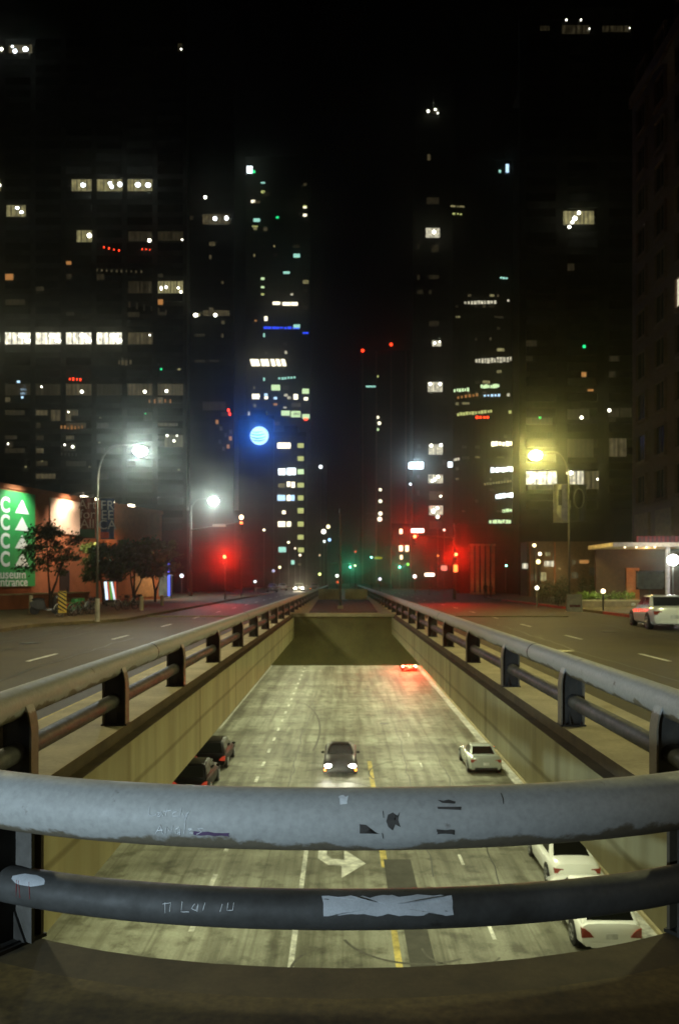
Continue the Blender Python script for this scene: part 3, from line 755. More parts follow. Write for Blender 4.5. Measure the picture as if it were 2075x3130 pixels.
# A: broad slab on the left
ZA = 120
A_ = tower('broad dark slab tower at the left with rows of lit strip windows', -420, 572, -260, ZA, 40, pitch=(4.585, 3.86))
COLX = [-58, 35, 128, 221, 313, 406, 499]
def aw(ci, y, k='dm', w=77, dx0=0, dx1=0, spots=(), **kw): x = COLX[ci]-17+dx0; lit(A_, ZA, x, y-18, COLX[ci]-17+w+dx1, y+18, k, spots=spots, mull=4, **kw)
aw(2+0, 567, 'ye', dx0=110-0-0-0 if False else 0, spots=[(257, 566, 7, 1.2)], ) if False else None
lit(A_, ZA, 221, 549, 281, 584, 'ye', [(256, 567, 8, 1.2)], 4, sm=SPOTC)
lit(A_, ZA, 298, 549, 375, 584, 'ye', [(338, 562, 7), (343, 572, 7), (368, 565, 9)], 4, sm=SPOTC)
lit(A_, ZA, 391, 549, 466, 584, 'ye', [(423, 566, 9, 1.2), (454, 567, 9, 1.2)], 4, sm=SPOTC)
lit(A_, ZA, 22, 628, 80, 662, 'ye', [(55, 637, 5, 1.4), (68, 650, 5, 1.4)], 4, sm=SPOTC)
lit(A_, ZA, -60, 549, 3, 584, 'ye', [(1, 567, 5)], 3)
lit(A_, ZA, 236, 705, 282, 740, 'ye', [(275, 721, 9)], 3)
lit(A_, ZA, 484, 708, 560, 736, 'fa', [(558, 734, 3)], 4)
lit(A_, ZA, 394, 708, 466, 738, 'fa', [(458, 736, 7)], 4)
lit(A_, ZA, 392, 860, 466, 896, 'fa', [], 4)
lit(A_, ZA, 484, 860, 560, 896, 'ye', [(494, 882, 8, 0.5), (509, 879, 5), (546, 881, 4), (554, 893, 5)], 4)
for i, x in enumerate((-76, 18, 111, 204, 297)):
    lit(A_, ZA, x, 1017, x+76, 1052, 'br', [(x+52, 1027, 7, 2.2), (x+68, 1042, 7, 1.8), (x+57, 1029, 6, 2.0)], 4)
lit(A_, ZA, 392, 1017, 468, 1052, 'dm', [(459, 1025, 3)], 4)
for i, (x, k, sp) in enumerate(((18, 'fa', []), (110, 'fa', [(129, 1183, 3)]), (204, 'dm', [(252, 1198, 6)]), (297, 'fa', []), (391, 'dm', [(444, 1198, 6)]), (484, 'dm', [(510, 1196, 6)]))):
    lit(A_, ZA, x, 1174, x+76, 1208, k, sp, 5)
for j in range(5): lit(A_, ZA, 53+random.uniform(-3, 25), 1164+j*12, 62+random.uniform(0, 22), 1170+j*12, 'bl')
lit(A_, ZA, 157, 1253, 186, 1287, 'dm', [], 2); lit(A_, ZA, 203, 1253, 218, 1287, 'dm', [(211, 1260, 3)], 0)
lit(A_, ZA, 440, 1260, 465, 1286, 'fa', [(446, 1265, 3)], 2, sm=WM['gn'])
lit(A_, ZA, 504, 1330, 560, 1367, 'dm', [(512, 1332, 4), (542, 1332, 3), (533, 1348, 4)], 4)
lit(A_, ZA, 22, 1350, 42, 1368, 'fa', [(27, 1357, 3)], 0); lit(A_, ZA, 196, 1355, 232, 1378, 'fa', [(224, 1366, 5), (200, 1360, 3)], 3)
dots(A_, ZA, 184, 1306, 258, 1306, 7, 5, 12, 'og'); dots(A_, ZA, 184, 1388, 240, 1390, 5, 5, 10, 'fa')  # orange dots: reflections in the facade glass, put in as glowing panes
dots(A_, ZA, 290, 826, 440, 832, 10, 5, 7, 'dm'); dots(A_, ZA, 385, 930, 520, 955, 6, 5, 18, 'fa')
dots(A_, ZA, 360, 1108, 405, 1108, 4, 8, 16, 'dm'); dots(A_, ZA, 210, 1158, 252, 1161, 4, 3, 7, 'rd'); dots(A_, ZA, 312, 755, 372, 768, 4, 3, 5, 'rd')  # red dots: glass reflections drawn as small glowing panes
dots(A_, ZA, 430, 762, 465, 764, 3, 3, 4, 'rd'); dots(A_, ZA, 450, 1228, 530, 1226, 5, 4, 12, 'og')
for (x, y, r) in ((130, 1411, 4), (80, 1427, 3), (305, 1353, 3), (548, 1436, 4), (548, 1129, 4), (275, 1427, 3), (308, 1277, 3)): lit(A_, ZA, x-r, y-r*.7, x+r, y+r*.7, 'ye')
lit(A_, ZA, 491, 1126, 496, 1132, 'gn')
lit(A_, ZA, 28, 138, 100, 163, 'dm', [(48, 158, 8), (80, 152, 9, 1.2), (40, 144, 4)], 3, sm=SPOTC)
lit(A_, ZA, -40, 140, 8, 162, 'dm', [(7, 152, 6)], 0); lit(A_, ZA, 545, 134, 557, 158, 'fa', [(555, 152, 3)])
def dark_windows(t, Z, x0, x1, y0, y1, px, py, w, h):
    base = t.location; m = MB(); y = y0
    while y < y1:
        x = x0
        while x < x1:
            a = W(x, y, Z); b = W(x+w, y+h, Z)
            m.box2(a.x-base.x, b.x-base.x, -0.03, 0.05, b.z-base.z, a.z-base.z)
            x += px
        y += py
    o = m.build('window', glass_dark, t); o['kind'] = 'stuff'
dark_windows(A_, ZA, -169, 560, 120, 1600, 93.1, 38.9, 77, 23)

# B: second slab behind
ZB = 150
B_ = tower('narrow dark slab tower just behind the broad left slab', 580, 716, 300, ZB, 30, pitch=(4.3, 3.9))
lit(B_, ZB, 620, 655, 702, 686, 'dm', [(658, 669, 8), (693, 668, 9, 0.8)], 4, sm=SPOTC)
lit(B_, ZB, 622, 599, 634, 610, 'fa', [(628, 604, 6)], 0); lit(B_, ZB, 580, 660, 592, 672, 'fa')
lit(B_, ZB, 622, 949, 702, 966, 'dm', [(659, 964, 7)], 4); lit(B_, ZB, 590, 958, 612, 967, 'ye', [(599, 964, 7, 1.4)])
lit(B_, ZB, 620, 1228, 690, 1254, 'fa', [], 4)
for (x, y) in ((664, 1290), (676, 1310), (690, 1330), (705, 1340), (672, 1350), (698, 1365), (684, 1372), (706, 1320)): lit(B_, ZB, x-4, y-6, x+4, y+6, random.choice(['og', 'fa', 'dm']))
lit(B_, ZB, 696, 1250, 702, 1258, 'rd'); lit(B_, ZB, 700, 1262, 706, 1270, 'rd')

# C: tall tower left of centre
ZC = 340
C_ = tower('tall tower left of centre with scattered small lit windows', 752, 950, 490, ZC, 45, pitch=(4.0, 4.0))
def c(x, y, w, h, k): lit(C_, ZC, x-w/2, y-h/2, x+w/2, y+h/2, k)
lit(C_, ZC, 755, 508, 772, 530, 'cw'); c(776, 525, 9, 8, 'gn')
for a in ((804, 559, 12, 5, 'te'), (804, 587, 12, 8, 'yg'), (774, 616, 12, 8, 'ww'), (932, 632, 12, 8, 'yg'), (932, 634, 10, 5, 'ww'), (932, 658, 11, 7, 'ww'), (848, 665, 8, 6, 'gn'), (780, 692, 18, 3, 'yg'),
          (803, 852, 11, 7, 'gr'), (803, 878, 10, 6, 'gr'), (803, 900, 9, 6, 'yg'), (892, 900, 8, 6, 'wh'), (934, 862, 18, 11, 'ye'), (845, 927, 22, 9, 'ww'), (876, 929, 24, 10, 'ww'), (900, 929, 20, 10, 'ww'),
          (813, 974, 9, 13, 'ww'), (814, 1079, 8, 7, 'dm'), (874, 1077, 7, 9, 'wh'), (782, 980, 7, 6, 'og'), (934, 940, 16, 12, 'fa'), (934, 1018, 18, 5, 'db'),
          (843, 1185, 27, 17, 'gr'), (872, 1185, 22, 14, 'fa'), (934, 1196, 21, 15, 'gr'), (782, 1212, 22, 15, 'ww'), (813, 1207, 10, 8, 'bl'), (814, 1216, 10, 7, 'ww'), (842, 1217, 10, 7, 'bl'), (874, 1208, 11, 8, 'wh'), (884, 1216, 10, 8, 'wh'),
          (904, 1213, 13, 16, 'ww'), (935, 1219, 12, 9, 'ww'), (905, 1238, 28, 13, 'dm'), (842, 1236, 12, 7, 'og'), (871, 1246, 10, 4, 'wh'), (782, 1266, 27, 15, 'wh'), (761, 1266, 5, 15, 'wh'), (873, 1263, 26, 15, 'gr'), (904, 1266, 29, 19, 'gr'),
          (935, 1273, 22, 14, 'gr'), (935, 1281, 9, 8, 'rd')): c(*a)
m_x = [(768, 778), (782, 792), (799, 808), (812, 821), (830, 840), (846, 856), (862, 872)]
for a, b in m_x: lit(C_, ZC, a+2, 1098, b+4, 1119, 'ww', skew=0.5)
dots(C_, ZC, 806, 1002, 917, 1003, 9, 11, 7, 'db'); dots(C_, ZC, 850, 1157, 905, 1154, 6, 7, 8, 'te')

# D: lower block in front of it
ZD = 240
D_ = tower('mid-height block left of centre with three columns of lit windows', 838, 934, 1335, ZD, 30, pitch=(4.0, 4.0))
for (x, y, w, h, k) in ((861, 1362, 26, 17, 'ww'), (881, 1362, 14, 17, 'ww'), (919, 1362, 19, 14, 'yg'), (919, 1402, 18, 14, 'yg'), (862, 1442, 22, 19, 'cw'), (891, 1441, 26, 21, 'cw'), (919, 1442, 19, 15, 'gr'),
                        (861, 1484, 20, 12, 'ye'), (882, 1480, 10, 15, 'ww'), (896, 1482, 11, 17, 'ww'), (919, 1483, 20, 14, 'yg'), (860, 1522, 24, 17, 'bl'), (882, 1522, 10, 17, 'ww'), (894, 1522, 13, 17, 'bl'), (919, 1522, 17, 15, 'yg'),
                        (868, 1566, 10, 10, 'ww'), (857, 1564, 8, 6, 'fa'), (919, 1561, 18, 16, 'yg'), (861, 1602, 22, 16, 'ww'), (883, 1602, 12, 15, 'ww'), (893, 1602, 8, 8, 'fa'), (919, 1602, 18, 15, 'yg'), (919, 1642, 18, 14, 'yg'),
                        (863, 1680, 23, 16, 'te'), (920, 1681, 18, 14, 'yg'), (895, 1719, 10, 13, 'te'), (916, 1725, 8, 6, 'ye')): lit(D_, ZD, x-w/2, y-h/2, x+w/2, y+h/2, k)
# E: block carrying the globe sign
ZE = 236
E_ = tower('dark block carrying a glowing blue and white globe sign', 730, 836, 1285, ZE, 30, pitch=(4.0, 4.0))
p = W(793, 1332, ZE-1)
gs = thing('globe_sign', p, 'glowing white globe sign with blue stripes on a dark block', 'sign')
m = MB(); m.ball((0, 0, 0), 2.72, 32, (1, 0.25, 1)); m.build('globe', emit('globe_white', (0.55, 0.85, 1.0), 1.5), gs, smooth=True)
blue = emit('globe_blue', (0.01, 0.22, 1.0), 0.8)
for (z, w0, w1, th, tilt) in ((1.15, -2.1, 1.0, 0.10, 0.25), (0.45, -2.5, 1.6, 0.13, 0.42), (-0.35, -2.6, 1.9, 0.14, 0.55), (-1.15, -2.3, 1.8, 0.12, 0.5)):
    m = MB(); P = []
    for i in range(15):
        f = i/14; x = w0+(w1-w0)*f; r2 = max(0, 1-(x/2.72)**2-((z)/2.72)**2)
        P.append((x, -0.68*math.sqrt(r2)-0.03, z - tilt*math.sin(PI*f)))
    m.tube(P, [th*0.5+th*math.sin(PI*i/14) for i in range(15)], seg=8); m.build('stripe', blue, gs, smooth=True)
m = MB(); m.box2(-0.4, 0.4, 0.3, 1.2, -1, 1); m.build('bracket', dark_metal, gs)
lamp('SPOT', (p.x, ZE-2.5, p.z), 14000, (0.005, 0.14, 1.0), 'globe_glow', target=(0, 0, 2), size=0.8, spot=60, blend=1)

# F: slender dark tower in the centre
ZF = 450
F_ = tower('slender dark tower in the centre with two red beacons and a column of round lights', 1100, 1252, 1080, ZF, 40, base=(0.02, 0.014, 0.010))
for x in (1108, 1150, 1195, 1240):
    p = W(x, 1074, ZF-1); m = MB(); m.box2(p.x-F_.location.x-0.35, p.x-F_.location.x+0.35, -1.2, 0, 0, p.z); m.build('fin', mat('copper_fin', (0.22, 0.11, 0.06), 0.6, scale=0.2), F_)
for x, y in ((1108, 1072), (1195, 1053)):
    p = W(x, y, ZF-1); m = MB(); m.ball((p.x-F_.location.x, -1, p.z), 0.9, 12); m.build('beacon', WM['rd'], F_, smooth=True)
    m = MB(); m.cyl((p.x-F_.location.x, -0.6, W(x, 1085, ZF).z), (p.x-F_.location.x, -0.6, p.z), 0.25); m.build('mast', dark_metal, F_)
for (x, y, r, k) in ((1154, 1276, 5, 'ww'), (1159, 1294, 6, 'ww'), (1154, 1313, 5, 'gr'), (1154, 1151, 4, 'yg'), (1162, 1497, 5, 'ww'), (1161, 1516, 4, 'fa'), (1162, 1532, 6, 'ww'), (1162, 1570, 7, 'ww'), (1160, 1587, 8, 'ww')):
    p = W(x, y, ZF); m = MB(); m.ball((p.x-F_.location.x, -0.2, p.z), r/F*ZF*0.9, 12, (1, 0.3, 1)); m.build('window', WM[k], F_, smooth=True)
lit(F_, ZF, 1118, 1179, 1148, 1184, 'te'); lit(F_, ZF, 1120, 1568, 1190, 1572, 'fa'); lit(F_, ZF, 1120, 1586, 1186, 1590, 'fa')
# G: tower with one column of square windows
ZG = 200
G_ = tower('tower right of centre with one column of square lit windows', 1262, 1392, 250, ZG, 40, pitch=(4.2, 3.87))
for (x, y, w, h, k, sp) in ((1334, 1050, 27, 17, 'wh', [(1328, 1049, 4), (1343, 1045, 3)]), (1329, 1183, 44, 30, 'wh', [(1314, 1174, 6), (1344, 1174, 6)]), (1331, 1374, 42, 32, 'wh', [(1317, 1362, 6), (1347, 1361, 6)]),
                            (1331, 1464, 44, 26, 'wh', [(1338, 1458, 6), (1328, 1466, 6), (1320, 1470, 5)]), (1332, 1515, 42, 26, 'dm', [(1346, 1517, 4)]), (1332, 1560, 42, 28, 'wh', [(1324, 1562, 8), (1336, 1553, 6)]),
                            (1322, 712, 42, 29, 'wh', [(1326, 710, 7)]), (1322, 614, 38, 20, 'fa', []), (1329, 760, 22, 22, 'fa', []), (1322, 341, 34, 12, 'fa', [(1308, 341, 5), (1330, 336, 4), (1337, 347, 3)]),
                            (1310, 481, 10, 18, 'dm', []), (1331, 1605, 38, 24, 'fa', []), (1395-20, 1420, 14, 16, 'cw', [])):
    lit(G_, ZG, x-w/2, y-h/2, x+w/2, y+h/2, k, sp, 2 if w > 30 else 0)
p = W(1271, 1423, ZG-1); sg = thing('lit_sign', p, 'small bright white strip sign high on the tower right of centre', 'sign')
m = MB(); m.box2(-1.75, 1.75, -0.2, 0.2, -0.75, 0.75); m.build('panel', emit('white_sign_panel', (0.8, 0.9, 1.0), 9), sg)
m = MB(); m.box2(-1.9, 1.9, 0.2, 0.9, -0.9, 0.9); m.build('frame', dark_metal, sg)
lamp('POINT', (p.x, ZG-4, p.z), 2500, (0.5, 0.7, 1.0), 'sign_glow', size=0.5)
# H: curved tower
ZH = 170
a0 = W(1385, 480, ZH); a1 = W(1568, 480, ZH)
H_ = thing('office_tower', ((a0.x+a1.x)/2, ZH, 0), 'curved glass tower at the right with broken rows of tiny lights', 'tower')
m = MB(); w = (a1.x-a0.x)/2; P = [(-w, 0.6)] + [(-w + 2*w*i/10, 0.6-0.55*math.sin(PI*i/10)) for i in range(1, 10)] + [(w, 0.6), (w, 25), (-w+4.2, 25)]
m.prism([(x, y, -0.5) for x, y in P], (0, 0, a0.z)); m.build('wall', facade('facade_glass_tower', (0.015, 0.015, 0.012), 0.3, pitch=(1.4, 3.9)), H_)
m = MB(); m.box2(-w*0.4, w*0.8, 3, 20, a0.z-0.5, a0.z+2.5); m.build('parapet', dark_metal, H_)
for (x0, y0, x1, y1, n, ww, hh, k) in ((1417, 926, 1517, 923, 10, 7, 9, 'wh'), (1549, 918, 1557, 918, 1, 6, 6, 'wh'), (1450, 1104, 1564, 1098, 12, 7, 15, 'wh'), (1385, 1194, 1433, 1191, 6, 6, 10, 'gr'), (1467, 1182, 1526, 1180, 8, 7, 11, 'gr'),
        (1394, 1216, 1463, 1206, 6, 6, 8, 'og'), (1475, 1210, 1530, 1208, 5, 6, 6, 'bl'), (1548, 1206, 1556, 1206, 1, 8, 9, 'wh'), (1394, 1267, 1505, 1257, 12, 7, 9, 'yg'), (1553, 1260, 1565, 1260, 1, 10, 11, 'yg'), (1500, 1356, 1566, 1356, 6, 9, 14, 'ww'),
        (1500, 1437, 1566, 1433, 8, 8, 14, 'cw'), (1477, 1480, 1564, 1470, 10, 6, 7, 'ye'), (1512, 1518, 1568, 1513, 5, 10, 14, 'cw'), (1534, 1562, 1566, 1559, 3, 9, 9, 'gr'), (1494, 1595, 1560, 1594, 8, 8, 12, 'gr'), (1452, 1275, 1496, 1276, 4, 6, 7, 'rd'),
        (1375, 630, 1420, 632, 5, 7, 4, 'ye'), (1382, 653, 1414, 655, 3, 7, 4, 'yg'), (1526, 848, 1552, 851, 3, 7, 5, 'te'), (1510, 968, 1540, 970, 3, 8, 6, 'fa'), (1385, 1405, 1402, 1404, 3, 6, 8, 'wh')):
    dots(H_, ZH, x0, y0, x1, y1, n, ww, hh, k)
lit(H_, ZH, 1545, 502, 1554, 527, 'bl'); lit(H_, ZH, 1524, 520, 1530, 527, 'te')
# I: dark tower on the right
ZI = 100
I_ = tower('dark tower at the right with a few wide lit windows', 1586, 1932, 62, ZI, 30, pitch=(4.1, 3.2))
lit(I_, ZI, 1720, 646, 1813, 686, 'ye', [(1767, 652, 7), (1755, 669, 9), (1747, 681, 6), (1738, 695, 6)], 3)
lit(I_, ZI, 1607, 1441, 1700, 1481, 'br', [(1640, 1455, 9, 2.4), (1622, 1468, 8, 1.4)], 3)
lit(I_, ZI, 1612, 1483, 1690, 1497, 'dm', [], 6)
lit(I_, ZI, 1738, 1440, 1782, 1480, 'wh', [(1743, 1446, 8)], 2); lit(I_, ZI, 1784, 1440, 1828, 1495, 'dm', [(1824, 1465, 4, 0.6)], 2)
lit(I_, ZI, 1733, 1342, 1812, 1398, 'fa', [], 3); lit(I_, ZI, 1860, 1340, 1912, 1396, 'dm', [], 2)
lit(I_, ZI, 1733, 1250, 1800, 1282, 'fa', [(1775, 1277, 6)], 2); lit(I_, ZI, 1857, 1247, 1928, 1275, 'fa', [(1860, 1255, 6)], 2)
lit(I_, ZI, 1776, 1138, 1790, 1152, 'og'); lit(I_, ZI, 1795, 1190, 1812, 1196, 'og')
lit(I_, ZI, 1645, 1274, 1653, 1281, 'gn'); lit(I_, ZI, 1780, 1055, 1788, 1064, 'gn')
lit(I_, ZI, 1650, 80, 1678, 94, 'fa'); lit(I_, ZI, 1716, 78, 1800, 104, 'fa', [(1729, 63, 3), (1773, 63, 3), (1799, 90, 3, 0.4)], 4); lit(I_, ZI, 1840, 80, 1925, 98, 'fa', [(1922, 88, 3, 0.4)], 4)
dark_windows(I_, ZI, 1607, 1920, 120, 1560, 126.5, 47, 90, 26)
# J: brick tower at the right edge, its street face runs along the street
XJ = 27.2
J_ = thing('brick_building', (XJ, 75, 0), 'brown brick tower at the right edge with deep dark windows', 'building', rz=R(-90))
brickm = mat('brown_brick', (0.10, 0.05, 0.028), 0.85, scale=2.0, var=0.2, fine=0.4, bump=0.2)
zt = W(0, 330, 75).z
# local x runs towards the viewer along the street, -y faces the street
m = MB(); m.box2(0, 45, 0, 22, -0.1, zt); m.build('wall', brickm, J_)
m = MB(); m.box2(-0.25, 45, -0.25, 22, zt, zt+1.0); m.build('cornice', brickm, J_)
for r in range(11):
    zc = 9.0 + 3.75*r
    for cc in range(5):
        xx = 1.6 + cc*4.3
        z0w, z1w = zc, zc+2.4
        litw = (r == 4 and cc == 2)
        m = MB(); m.box2(xx, xx+2.0, -0.03, 0.10, z0w, z1w); wdw = m.build('window', WM['wh'] if litw else glass_dark, J_)
        m = MB(); m.box2(xx-0.2, xx+2.2, -0.30, 0.0, z0w-0.25, z0w-0.004); m.build('sill', brickm, wdw)
        m = MB(); m.box2(xx-0.16, xx, -0.24, 0, z0w, z1w); m.box2(xx+2.0, xx+2.16, -0.24, 0, z0w, z1w); m.box2(xx-0.16, xx+2.16, -0.24, 0, z1w+0.004, z1w+0.18); m.box2(xx+0.97, xx+1.03, -0.08, -0.033, z0w, z1w); m.build('frame', brickm, wdw)
for cc in range(4):
    xx = 1.0 + cc*5.0; m = MB(); m.box2(xx, xx+3.4, -0.2, 0, 5.2, 8.0); m.build('panel', mat('brown_panel', (0.16, 0.10, 0.045), 0.8), J_)

rw = random.Random(41)
def scatter(t, Z, xs, y0, y1, dy, w, h, n, kinds):
    done = set()
    for _ in range(n):
        x = rw.choice(xs); y = y0 + dy*int(rw.random()*(y1-y0)/dy)
        if (x, y) in done: continue
        done.add((x, y)); ww_ = w*rw.choice((0.25, 0.4, 0.6, 1.0))
        lit(t, Z, x, y, x+ww_, y+h*rw.uniform(0.5, 1), rw.choice(kinds))
scatter(A_, ZA, [18, 111, 204, 297, 391, 484], 760, 1000, 38.9, 60, 18, 12, ['fa', 'fa', 'og'])
scatter(A_, ZA, [18, 111, 204, 297, 391, 484], 1215, 1480, 38.9, 60, 18, 22, ['fa', 'fa', 'dm'])
scatter(B_, ZB, [596, 640, 676], 740, 1500, 40, 30, 14, 12, ['fa', 'fa', 'dm'])
scatter(C_, ZC, [775, 805, 836, 866, 897, 928], 560, 1330, 27, 20, 12, 26, ['fa', 'fa', 'ye', 'dm', 'te'])
scatter(G_, ZG, [1274, 1310, 1352], 700, 1640, 47, 30, 16, 14, ['fa'])
scatter(H_, ZH, [1392, 1412, 1430, 1452, 1474, 1496, 1518, 1540], 900, 1620, 33, 22, 9, 46, ['fa', 'fa', 'ye', 'dm'])
scatter(I_, ZI, [1607, 1733, 1860], 760, 1330, 47, 80, 22, 7, ['fa'])
# ------------------------------------------------------------------ museum building on the left
P0 = Vector((-26.3, 53, 0)); DIR = Vector((7.4, 29, 0)).normalized(); RZ = math.atan2(DIR.y, DIR.x)
def s_of(px):
    k = (px-VX)/F; return (P0.y*k - P0.x)/(DIR.x - DIR.y*k)
def z_of(px, py): s_ = s_of(px); return EYE + (VY-py)/F*(P0.y+DIR.y*s_)
mus = thing('museum_building', P0, 'low orange brick museum building on the left side of the street', 'building', rz=RZ)
orange_brick = mat('orange_brick', (0.30, 0.10, 0.035), 0.85, scale=1.6, var=0.18, fine=0.4, bump=0.2)
m = MB(); m.prism([(-14, 0, 0), (30.5, 0, 0), (27, 20, 0), (-14, 20, 0)], (0, 0, 8.75)); m.build('wall', orange_brick, mus)
m = MB(); m.prism([(-14, -0.12, 8.75), (30.6, -0.12, 8.75), (27, 20.1, 8.75), (-14, 20.1, 8.75)], (0, 0, 0.35)); m.build('roof_edge', orange_brick, mus)
m = MB(); m.box2(s_of(152), s_of(245), -0.10, 0, z_of(200, 1632), 8.6); m.build('stone_panel', mat('pale_sandstone', (0.60, 0.42, 0.30), 0.8, scale=1.5, var=0.1), mus)
m = MB(); m.box2(s_of(183), s_of(212), -0.06, 0, 0, z_of(197, 1742)); dr = m.build('door', mat('dark_door', (0.04, 0.025, 0.02), 0.5), mus)
m = MB(); m.box2(s_of(209)-0.25, s_of(209)-0.18, -0.14, -0.06, 0.9, 1.3); m.build('handle', dark_metal, dr)
m = MB(); m.box2(s_of(410), s_of(470), -0.08, 0, 0.3, 5.6); m.build('shopfront', mat('ochre_panel', (0.40, 0.22, 0.09), 0.8), mus)
lit_s = emit('shop_glow', (0.35, 0.16, 0.06), 0.5, striped=0.5, period=0.9)
m = MB(); m.box2(s_of(486), s_of(512), -0.06, 0, 0.3, 3.6); m.build('glass_door', emit('foyer', (0.5, 0.55, 0.35), 0.25, striped=0.4, period=0.4), mus)
m = MB(); m.box2(s_of(513), s_of(518), -0.10, 0, 0.3, 3.7); m.build('door_edge_light', emit('blue_strip', (0.1, 0.15, 1.0), 1.6), mus)
for px in (210, 242, 293, 358):
    sx = s_of(px); m = MB(); m.cyl((sx, 0, 9.0), (sx, -1.4, 9.25), 0.04); m.cyl((sx, -1.4, 9.3), (sx, -1.4, 8.9), 0.05)
    arm_ = m.build('floodlight_arm', dark_metal, mus); m = MB(); m.box((sx, -1.5, 8.85), (0.75, 0.28, 0.16)); m.build('floodlight', emit('flood_lens', (1.0, 0.88, 0.62), 7), arm_)
def mus_world(s_, off, z): return P0 + DIR*s_ + Vector((DIR.y, -DIR.x, 0))*off + Vector((0, 0, z))
lamp('SPOT', mus_world(6.8, 2.2, 9.6), 1900, (0.95, 1.0, 0.88), 'banner_flood', target=mus_world(6.8, 0, 6.2), size=0.3, spot=95, blend=0.8)
lamp('SPOT', mus_world(13.4, 2.0, 9.4), 3000, (1.0, 0.82, 0.66), 'panel_flood', target=mus_world(13.4, 0, 6.5), size=0.3, spot=95, blend=0.8)
lamp('SPOT', mus_world(20, 3.2, 6.5), 500, (1.0, 0.62, 0.32), 'wall_light', target=mus_world(20, 0, 2.0), size=0.2, spot=130, blend=0.8)
lamp('SPOT', mus_world(29, 3.4, 5.5), 1500, (1.0, 0.72, 0.45), 'wall_light', target=mus_world(29, 0.5, 0.5), size=0.2, spot=130, blend=0.8)
lamp('SPOT', mus_world(11.5, 4.0, 5.5), 500, (1.0, 0.60, 0.32), 'wall_light', target=mus_world(11.5, 0, 1.5), size=0.2, spot=130, blend=0.8)
# banner
bn = thing('museum_banner', mus_world(0, 0.12, 0), 'large green banner with white CA letters and Museum Entrance on the brick wall', 'banner', rz=RZ)
s0, s1 = s_of(103)-6.6, s_of(103)
m = MB(); m.box2(s0, s1, -0.05, 0, z_of(60, 1792), 8.6)
m.build('cloth', mat('green_banner', (0.03, 0.30, 0.07), 0.6, scale=0.6, var=0.15), bn)
banner_w = mat('banner_white', (0.80, 0.82, 0.76), 0.6, var=0.05)
for r, py in enumerate((1570, 1622, 1677, 1731)):
    zb = z_of(60, py); hh = 1.02
    cxs = s_of(-3); text_mesh('letter', 'C', 1.5, banner_w, bn, (s_of(0)-0.15, -0.06, zb), (PI/2, 0, 0), 0.01, 0.05)
    m = MB(); a, b = s_of(41), s_of(84); m.prism([(a, -0.06, zb), (b, -0.06, zb), ((a+b)/2, -0.06, zb+1.05)], (0, -0.01, 0)); m.build('letter', banner_w, bn)
    text_mesh('letter', 'O', 1.5, banner_w, bn, (s_of(0)-1.75, -0.06, zb), (PI/2, 0, 0), 0.01, 0.05)
text_mesh('lettering', 'Museum', 0.92, banner_w, bn, (s_of(75), -0.06, z_of(60, 1768)), (PI/2, 0, 0), 0.008, 0.01, 'RIGHT', 1.25)
text_mesh('lettering', 'Entrance', 0.92, banner_w, bn, (s_of(80), -0.06, z_of(60, 1791)), (PI/2, 0, 0), 0.008, 0.01, 'RIGHT', 1.12)
# banners on the lamp post
for (x0, x1, y0, y1, label, colr, lines, lc) in (
        (246, 292, 1521, 1643, 'dark red Art for All banner on the left street lamp', (0.14, 0.03, 0.02), ('Art', 'for', 'All'), (0.45, 0.30, 0.24)),
        (309, 350, 1524, 1646, 'dark blue FREE banner on the left street lamp', (0.015, 0.03, 0.09), ('FR', 'EE', 'CA'), (0.28, 0.28, 0.30))):
    Zb = 37.9; a = W(x0, y0, Zb); b = W(x1, y1, Zb); w, h = b.x-a.x, a.z-b.z
    t = thing('street_banner', (a.x, Zb, b.z), label, 'banner')
    m = MB(); N = 8
    m.loft([[(0+w*i/N, 0.02*math.sin(i*1.3), z) for i in range(N+1)] + [(w-w*i/N, 0.02*math.sin((N-i)*1.3)+0.012, z) for i in range(N+1)] for z in (0, h*0.5, h)])
    m.build('cloth', mat('cloth_%d' % x0, colr, 0.8), t)
    m = MB(); m.cyl((0-0.05, 0, h+0.02), (w+0.05, 0, h+0.02), 0.02); m.cyl((-0.05, 0, -0.02), (w+0.05, 0, -0.02), 0.02); m.build('rods', dark_metal, t)
    lm = mat('letters_%d' % x0, lc, 0.8)
    for i, tx in enumerate(lines): text_mesh('lettering', tx, 0.62, lm, t, (w/2, -0.035, h*0.72-i*0.46), (PI/2, 0, 0), 0.004, 0.0, 'CENTER')
    if x0 == 309:
        m = MB(); m.box2(0, w*0.62, -0.035, -0.028, 0.02, 0.30); m.build('red_square', mat('banner_red', (0.30, 0.03, 0.02), 0.8), t)
    else:
        m = MB(); m.box2(0, w, -0.035, -0.028, 0.02, 0.40); m.build('green_square', mat('banner_green', (0.03, 0.07, 0.035), 0.8), t)

